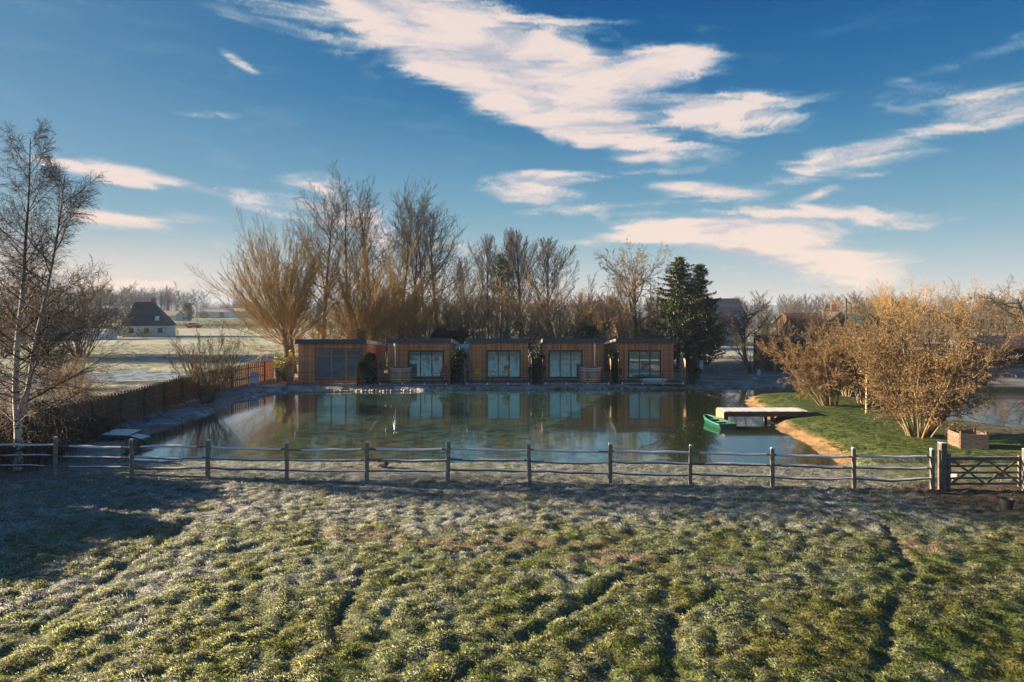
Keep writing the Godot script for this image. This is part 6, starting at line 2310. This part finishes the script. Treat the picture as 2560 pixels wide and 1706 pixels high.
func make_far() -> void:
	R.seed = 501
	# farmhouse beyond the meadow
	hip_farmhouse()
	var mb := MB.new()
	var o := thing("outbuilding", "pale low outbuilding left of the farmhouse", "shed", Vector3(-79.5, 0, -136))
	mb = MB.new()
	mb.col = Color(0.45, 0.46, 0.48)
	mb.box(Vector3(0, 1.0, 0), Vector3(6.5, 2.0, 4.0))
	part("wall", mb, M.rough, o)
	mb = MB.new()
	mb.col = Color(0.34, 0.35, 0.37)
	mb.box(Vector3(0, 2.12, 0), Vector3(7.0, 0.2, 4.6), Basis(Vector3(1, 0, 0), 0.06))
	part("roof", mb, M.rough, o)
	# polytunnel
	o = thing("polytunnel", "long white polytunnel at the left meadow edge", "greenhouse", Vector3(-78.5, 0, -119))
	mb = MB.new()
	mb.col = Color(0.62, 0.64, 0.66)
	var prof := PackedVector2Array()
	for k in 11:
		var a := PI * k / 10.0
		prof.append(Vector2(cos(a) * 2.0, sin(a) * 1.9 - 0.02))
	mb.prism(prof, Transform3D(Basis(Vector3.UP, PI * 0.5), Vector3(0, 0, 0)), 17.0)
	part("cover", mb, M.plain, o)
	for k in 10:
		mb = MB.new()
		mb.col = Color(0.35, 0.35, 0.36)
		var pts := PackedVector3Array()
		var rad := PackedFloat32Array()
		for j in 11:
			var a := PI * j / 10.0
			pts.append(Vector3(-8.4 + k * 1.86, sin(a) * 1.93, cos(a) * 2.03))
			rad.append(0.03)
		mb.tube(pts, rad, 4)
		part("hoop", mb, M.plain, o)
	# far barn
	o = thing("far_barn", "long white barn with green doors on the horizon left", "barn", Vector3(-167, 0, -400), 0.05)
	mb = MB.new()
	mb.col = Color(0.62, 0.62, 0.62)
	mb.box(Vector3(0, 1.9, 0), Vector3(29, 3.8, 12))
	part("wall", mb, M.rough, o)
	mb = MB.new()
	mb.col = Color(0.50, 0.42, 0.40)
	mb.prism(PackedVector2Array([Vector2(-6.6, 3.7), Vector2(6.6, 3.7), Vector2(0, 5.7)]), Transform3D(Basis(Vector3.UP, PI * 0.5), Vector3.ZERO), 30.0)
	part("roof", mb, M.rough, o)
	for q in [[-11.0, 4.6], [-1.0, 2.6]]:
		mb = MB.new()
		mb.col = Color(0.03, 0.22, 0.09)
		mb.box(Vector3(q[0], 1.6, 6.03), Vector3(q[1], 3.2, 0.12))
		part("door", mb, M.rough, o)
	mb = MB.new()
	mb.col = Color(0.75, 0.75, 0.75)
	mb.box(Vector3(6.0, 1.6, 6.03), Vector3(5.0, 3.2, 0.12))
	part("door", mb, M.rough, o)
	# cottages at the skyline
	gable_house("cottage", "small white cottage on the skyline far left", Vector3(-196, 0, -330), 0.2, 12, 7, 2.6, 5.2, Color(0.62, 0.62, 0.62), Color(0.20, 0.17, 0.16), [[-3.5, 1.4, 1.1, 1.2], [0.0, 1.4, 1.1, 1.2], [3.5, 1.4, 1.1, 1.2]])
	gable_house("cottage", "second pale cottage on the skyline left of the farmhouse", Vector3(-208, 0, -362), 0.0, 14, 7, 2.8, 5.6, Color(0.55, 0.56, 0.58), Color(0.26, 0.22, 0.20), [[-4.0, 1.4, 1.1, 1.2], [3.5, 1.4, 1.1, 1.2]])
	gable_house("cottage", "pale bungalow right of the far slender poplars", Vector3(-150, 0, -300), -0.2, 9, 6, 2.4, 4.4, Color(0.58, 0.57, 0.55), Color(0.22, 0.2, 0.2), [[-2.0, 1.3, 1.0, 1.1], [2.0, 1.3, 1.0, 1.1]])
	# houses right of the lodges
	gable_house("village_house", "red-tiled house roof behind the spruces", Vector3(31.6, 0, -104), 0.1, 5.6, 7, 3.6, 6.8, Color(0.42, 0.36, 0.32), Color(0.46, 0.29, 0.23), [[-2.0, 2.0, 1.0, 1.2], [2.0, 2.0, 1.0, 1.2]], false)
	gable_house("village_house", "dark gabled house behind the shed with a chimney", Vector3(38.0, 0, -80), 1.25, 7.0, 6.0, 2.4, 4.9, Color(0.10, 0.085, 0.075), Color(0.06, 0.055, 0.055), [[0.0, 1.6, 1.0, 1.1]])
	gable_house("village_house", "long red brick house roof behind the orchard trees", Vector3(44.6, 0, -106), 0.1, 5.0, 6, 3.2, 4.6, Color(0.07, 0.038, 0.03), Color(0.20, 0.085, 0.065), [[-2.5, 2.0, 1.0, 1.2], [2.5, 2.0, 1.0, 1.2]], false)
	gable_house("village_house", "pink white cottage glimpsed between thicket and forked tree", Vector3(18.0, 0, -102), 0.1, 6.0, 6, 2.4, 3.9, Color(0.15, 0.115, 0.10), Color(0.24, 0.13, 0.10), [[-1.8, 1.6, 1.0, 1.1], [1.8, 1.6, 1.0, 1.1]], false)
	o = thing("green_shed", "green metal shed roof behind the gnarled trees", "shed", Vector3(51.5, 0, -100))
	mb = MB.new()
	mb.col = Color(0.30, 0.30, 0.28)
	mb.box(Vector3(0, 1.6, 0), Vector3(5, 3.2, 5))
	part("wall", mb, M.rough, o)
	mb = MB.new()
	mb.col = Color(0.03, 0.20, 0.15)
	mb.prism(PackedVector2Array([Vector2(-2.9, 3.1), Vector2(2.9, 3.1), Vector2(0, 4.4)]), Transform3D(Basis(Vector3.UP, PI * 0.5), Vector3.ZERO), 5.8)
	part("roof", mb, M.satin, o)
	# open field shelter on the far bank
	o = thing("field_shelter", "dark open-fronted shelter with flat roof on the far bank", "shelter", Vector3(26.2, 0.1, -60.5), 0.0)
	mb = MB.new()
	mb.col = Color(0.10, 0.085, 0.07)
	mb.box(Vector3(0, 2.72, 0), Vector3(8.2, 0.16, 4.6), Basis(Vector3(1, 0, 0), 0.04))
	part("roof", mb, M.rough, o)
	for k in 16:
		mb = MB.new()
		mb.col = jit(Color(0.05, 0.04, 0.032), 0.3)
		mb.box(Vector3(-3.8 + k * 0.5, 1.3, -2.1), Vector3(0.49, 2.6, 0.03))
		part("back_board", mb, M.upright_wood, o)
	for s: float in [-3.9, 3.9]:
		mb = MB.new()
		mb.col = Color(0.06, 0.045, 0.035)
		mb.box(Vector3(s, 1.3, 0), Vector3(0.05, 2.6, 4.1))
		part("side_wall", mb, M.upright_wood, o)
	for s: float in [-3.7, -1.2, 1.3, 3.7]:
		mb = MB.new()
		mb.col = Color(0.46, 0.35, 0.26) if s < -3.0 else Color(0.12, 0.09, 0.07)
		mb.soft(Vector3(s, 1.26, 2.0), Vector3(0.24 if s < -3.0 else 0.14, 2.7, 0.16), 0.01)
		part("post", mb, M.upright_wood, o)
	mb = MB.new()
	mb.col = Color(0.42, 0.32, 0.22)
	mb.box(Vector3(0.6, 2.62, 2.33), Vector3(3.6, 0.12, 0.03))
	part("fascia", mb, M.lying_wood, o)
	o = thing("field_shelter", "low tiled open shelter far right beyond the water", "shelter", Vector3(46.5, 0.0, -63.5), -0.1)
	mb = MB.new()
	mb.col = Color(0.30, 0.16, 0.10)
	mb.box(Vector3(0, 2.3, 0), Vector3(6.5, 0.14, 4.2), Basis(Vector3(1, 0, 0), 0.22))
	part("roof", mb, M.rough, o)
	mb = MB.new()
	mb.col = Color(0.05, 0.04, 0.035)
	mb.box(Vector3(0, 1.1, -1.7), Vector3(6.2, 2.2, 0.06))
	part("back_wall", mb, M.rough, o)
	for s: float in [-3.0, -1.0, 1.0, 3.0]:
		mb = MB.new()
		mb.col = Color(0.10, 0.08, 0.06)
		mb.box(Vector3(s, 0.9, 1.7), Vector3(0.14, 1.9, 0.14))
		part("post", mb, M.upright_wood, o)
	# white van between the second and middle lodge
	o = thing("white_van", "white van parked behind the gap of second and middle lodge", "van", Vector3(-3.9, 0.08, -57.2), PI * 0.5)
	mb = MB.new()
	mb.col = Color(0.72, 0.74, 0.76)
	mb.prism(PackedVector2Array([Vector2(-2.4, 0.35), Vector2(2.5, 0.35), Vector2(2.55, 0.95), Vector2(1.9, 1.15), Vector2(1.3, 2.2), Vector2(1.0, 2.32), Vector2(-2.3, 2.32), Vector2(-2.42, 2.2)]), Transform3D(), 1.9)
	part("body", mb, M.satin, o)
	mb = MB.new()
	mb.col = Color(0.03, 0.035, 0.04)
	mb.box(Vector3(1.68, 1.68, 0), Vector3(0.03, 1.0, 1.6), Basis(Vector3(0, 0, 1), 0.5))
	part("windscreen", mb, M.satin, o)
	for q in [Vector2(-1.6, 0.85), Vector2(-1.6, -0.85), Vector2(1.6, 0.85), Vector2(1.6, -0.85)]:
		mb = MB.new()
		mb.col = Color(0.02, 0.02, 0.02)
		mb.bar(Vector3(q.x, 0.33, q.y - 0.11), Vector3(q.x, 0.33, q.y + 0.11), 0.33, 0.33, 18)
		part("wheel", mb, M.plain, o)
	# red car on the lane
	o = thing("parked_car", "small red car on the lane beyond the meadow", "car", Vector3(-88, 0.0, -189), 0.05)
	mb = MB.new()
	mb.col = Color(0.42, 0.03, 0.03)
	mb.prism(PackedVector2Array([Vector2(-1.9, 0.3), Vector2(1.9, 0.3), Vector2(1.95, 0.75), Vector2(1.1, 0.9), Vector2(0.5, 1.4), Vector2(-1.1, 1.42), Vector2(-1.75, 0.95), Vector2(-1.95, 0.8)]), Transform3D(), 1.6)
	part("body", mb, M.satin, o)
	mb = MB.new()
	mb.col = Color(0.03, 0.03, 0.035)
	mb.prism(PackedVector2Array([Vector2(-1.35, 0.95), Vector2(0.85, 0.95), Vector2(0.45, 1.33), Vector2(-1.05, 1.34)]), Transform3D(), 1.62)
	part("windows", mb, M.satin, o)
	for q in [Vector2(-1.2, 0.72), Vector2(-1.2, -0.72), Vector2(1.2, 0.72), Vector2(1.2, -0.72)]:
		mb = MB.new()
		mb.col = Color(0.02, 0.02, 0.02)
		mb.bar(Vector3(q.x, 0.3, q.y - 0.1), Vector3(q.x, 0.3, q.y + 0.1), 0.3, 0.3, 14)
		part("wheel", mb, M.plain, o)
	# lamp post and poles
	o = thing("street_lamp", "tall street lamp left of the farmhouse", "street lamp", Vector3(-115, 0, -200))
	mb = MB.new()
	mb.col = Color(0.10, 0.10, 0.10)
	mb.tube(PackedVector3Array([Vector3(0, -0.2, 0), Vector3(0, 8.2, 0), Vector3(-0.3, 8.8, 0), Vector3(-1.2, 9.0, 0)]), PackedFloat32Array([0.11, 0.08, 0.07, 0.06]), 6)
	part("pole", mb, M.plain, o)
	mb = MB.new()
	mb.col = Color(0.15, 0.15, 0.15)
	mb.soft(Vector3(-1.4, 9.0, 0), Vector3(0.7, 0.14, 0.3), 0.03)
	part("lantern", mb, M.plain, o)
	for q in [[Vector3(-96, 0, -171), 7.0, "dark pole just left of the farmhouse"], [Vector3(-130, 0, -282), 7.5, "thin pole on the green field left of the willow"], [Vector3(37.2, 0, -76), 6.6, "pole above the dark gable"]]:
		mb = MB.new()
		mb.col = Color(0.07, 0.06, 0.055)
		mb.bar(Vector3(0, -0.3, 0), Vector3(0, q[1], 0), 0.12, 0.08, 6)
		solo("utility_pole", mb, M.rough, q[2], "pole", q[0], "utility poles")
	# hedges and trees round the meadow
	var fp := P_shrub(Color(0.12, 0.085, 0.045))
	fp.stems = 9; fp.levels = 3; fp.num = [9, 8]; fp.rmin = 0.03; fp.seg = [5, 4, 3]
	var ft := bare_tree("far_tree", "brown bare tree in front of the farmhouse", px(-72.8, 124), fp, 6.0, 520, "bare trees round the meadow")
	fp.r = 0.04
	for m in [[-70.2, 122.5, 0.4, "low dark hedge shrub before the farmhouse wall"], [-66.8, 124.0, 0.35, "low hedge shrub right of the farmhouse"], [-76.5, 121.0, 0.45, "low shrub left of the farmhouse tree"], [-82.0, 113.0, 0.5, "shrub before the polytunnel"], [-88.0, 112.0, 0.55, "left shrub before the polytunnel"], [-92.0, 120.0, 0.8, "bushy shrub left of the polytunnel"], [-99.0, 158.0, 0.7, "shrub on the field edge left of the lamp"], [-106.0, 158.0, 0.65, "left shrub on the field edge"]]:
		copy(ft, m[3], px(m[0], m[1]), R.randf() * TAU, Vector3(m[2] * 1.3, m[2], m[2] * 1.3))
	var hedge := [[], []]
	var hm := [ft.get_child(0).mesh, ft.get_child(1).mesh]
	for k in 60:
		var x := -96.0 + k * 1.35
		var t := Transform3D(Basis(Vector3.UP, R.randf() * TAU).scaled(Vector3(0.30, 0.26, 0.30) * R.randf_range(0.75, 1.2)), Vector3(x, 0.0, -192.0 + R.randfn() * 0.8))
		for j in 2: hedge[j].append([t, Color(1, 1, 1)])
	wood("lane_hedge", "low brown hedge along the lane beyond the meadow", "hedge", hm, hedge)
	# slender poplars and dark conifer on the skyline
	for m in [[-183.0, 350.0, 9.5, 0.9, "leftmost slender poplar on the skyline"], [-180.0, 350.0, 12.5, 1.0, "second slender poplar on the skyline"], [-177.5, 352.0, 12.0, 1.1, "third slender poplar on the skyline"], [-174.5, 345.0, 16.0, 2.0, "tallest slender poplar on the skyline"]]:
		skyline_poplar(m[4], Vector3(m[0], 0, -m[1]), m[2], m[3])
	leafy_bush("dark round conifer on the far green field", Vector3(-138, 0, -292), Vector3(5.5, 7.6, 5.5), 530, [Color(0.03, 0.04, 0.025), Color(0.02, 0.03, 0.018)], 0.5, 2500)
	# far-off woods that read as one mass
	var P := P_poplar()
	P.levels = 3; P.num = [24, 9]; P.rmin = 0.05; P.r = 0.22; P.seg = [6, 5, 3]; P.sides = [5, 3, 3]
	R.seed = 540
	var wt := MB.new()
	var wc := MB.new()
	grow([wt, wc], Vector3(0, -0.2, 0), Vector3.UP, 15.0, 0.22, 0, P, [])
	var wm := [wt.mesh(M.bark), wc.mesh(M.twig)]
	var ws := [[], []]
	var spots := []
	for k in 110:
		spots.append([R.randf_range(-330, -205), R.randf_range(400, 470), R.randf_range(0.85, 1.15)])
	for k in 120:
		spots.append([R.randf_range(-240, -60), R.randf_range(470, 560), R.randf_range(0.5, 0.75)])
	for k in 200:
		spots.append([R.randf_range(-60, 420), R.randf_range(300, 480), R.randf_range(0.45, 0.75)])
	for k in 70:
		spots.append([R.randf_range(20, 120), R.randf_range(120, 190), R.randf_range(0.35, 0.55)])
	for k in 60:
		spots.append([R.randf_range(-30, 22), R.randf_range(105, 160), R.randf_range(0.3, 0.48)])
	for s in spots:
		var t := Transform3D(Basis(Vector3.UP, R.randf() * TAU).scaled(Vector3(1.1, 1.0, 1.1) * s[2]), Vector3(s[0], 0.0, -s[1]))
		for j in 2: ws[j].append([t, Color(1, 1, 1) * R.randf_range(0.7, 1.1)])
	wood("distant_wood", "far-off bare wood along the skyline", "wood", wm, ws)

func wood(called: String, label: String, cat: String, meshes: Array, spots: Array) -> void:
	for k in meshes.size():
		var mm := MultiMesh.new()
		mm.transform_format = MultiMesh.TRANSFORM_3D
		mm.mesh = meshes[k]
		mm.instance_count = spots[k].size()
		for i in spots[k].size():
			mm.set_instance_transform(i, spots[k][i][0])
		var o := MultiMeshInstance3D.new()
		o.name = numbered(called)
		o.multimesh = mm
		add_child(o)
		tag(o, label, cat, "", "stuff")

func skyline_poplar(label: String, at: Vector3, h: float, r: float) -> void:
	var o := thing("skyline_poplar", label, "tree", at, 0.0, "slender poplars on the skyline")
	var tr := MB.new()
	tr.col = Color(0.07, 0.06, 0.05)
	tr.bar(Vector3(0, -0.2, 0), Vector3(0, h, 0), 0.2, 0.03, 6)
	var cr := MB.new()
	for k in 150:
		var t := R.randf_range(0.12, 0.98)
		var a := R.randf() * TAU
		var w := r * sin(PI * pow(t, 0.7)) * R.randf_range(0.5, 1.1)
		cr.col = Color(0.085, 0.065, 0.045) * R.randf_range(0.7, 1.2)
		cr.tube(PackedVector3Array([Vector3(0, h * t, 0), Vector3(cos(a) * w * 0.7, h * t + 0.7, sin(a) * w * 0.7), Vector3(cos(a) * w, h * t + 2.0, sin(a) * w)]), PackedFloat32Array([0.06, 0.05, 0.03]), 3)
	part("trunk", tr, M.bark, o)
	part("crown", cr, M.twig, o)

func _ready() -> void:
	make_materials()
	light_and_lens()
	make_ground()
	make_water()
	make_lodges()
	make_rail_fence()
	make_gate()
	make_board_fence()
	make_jetty()
	make_boat()
	make_crate()
	make_small_things()
	make_birds()
	make_trees()
	make_far()
	make_grass()
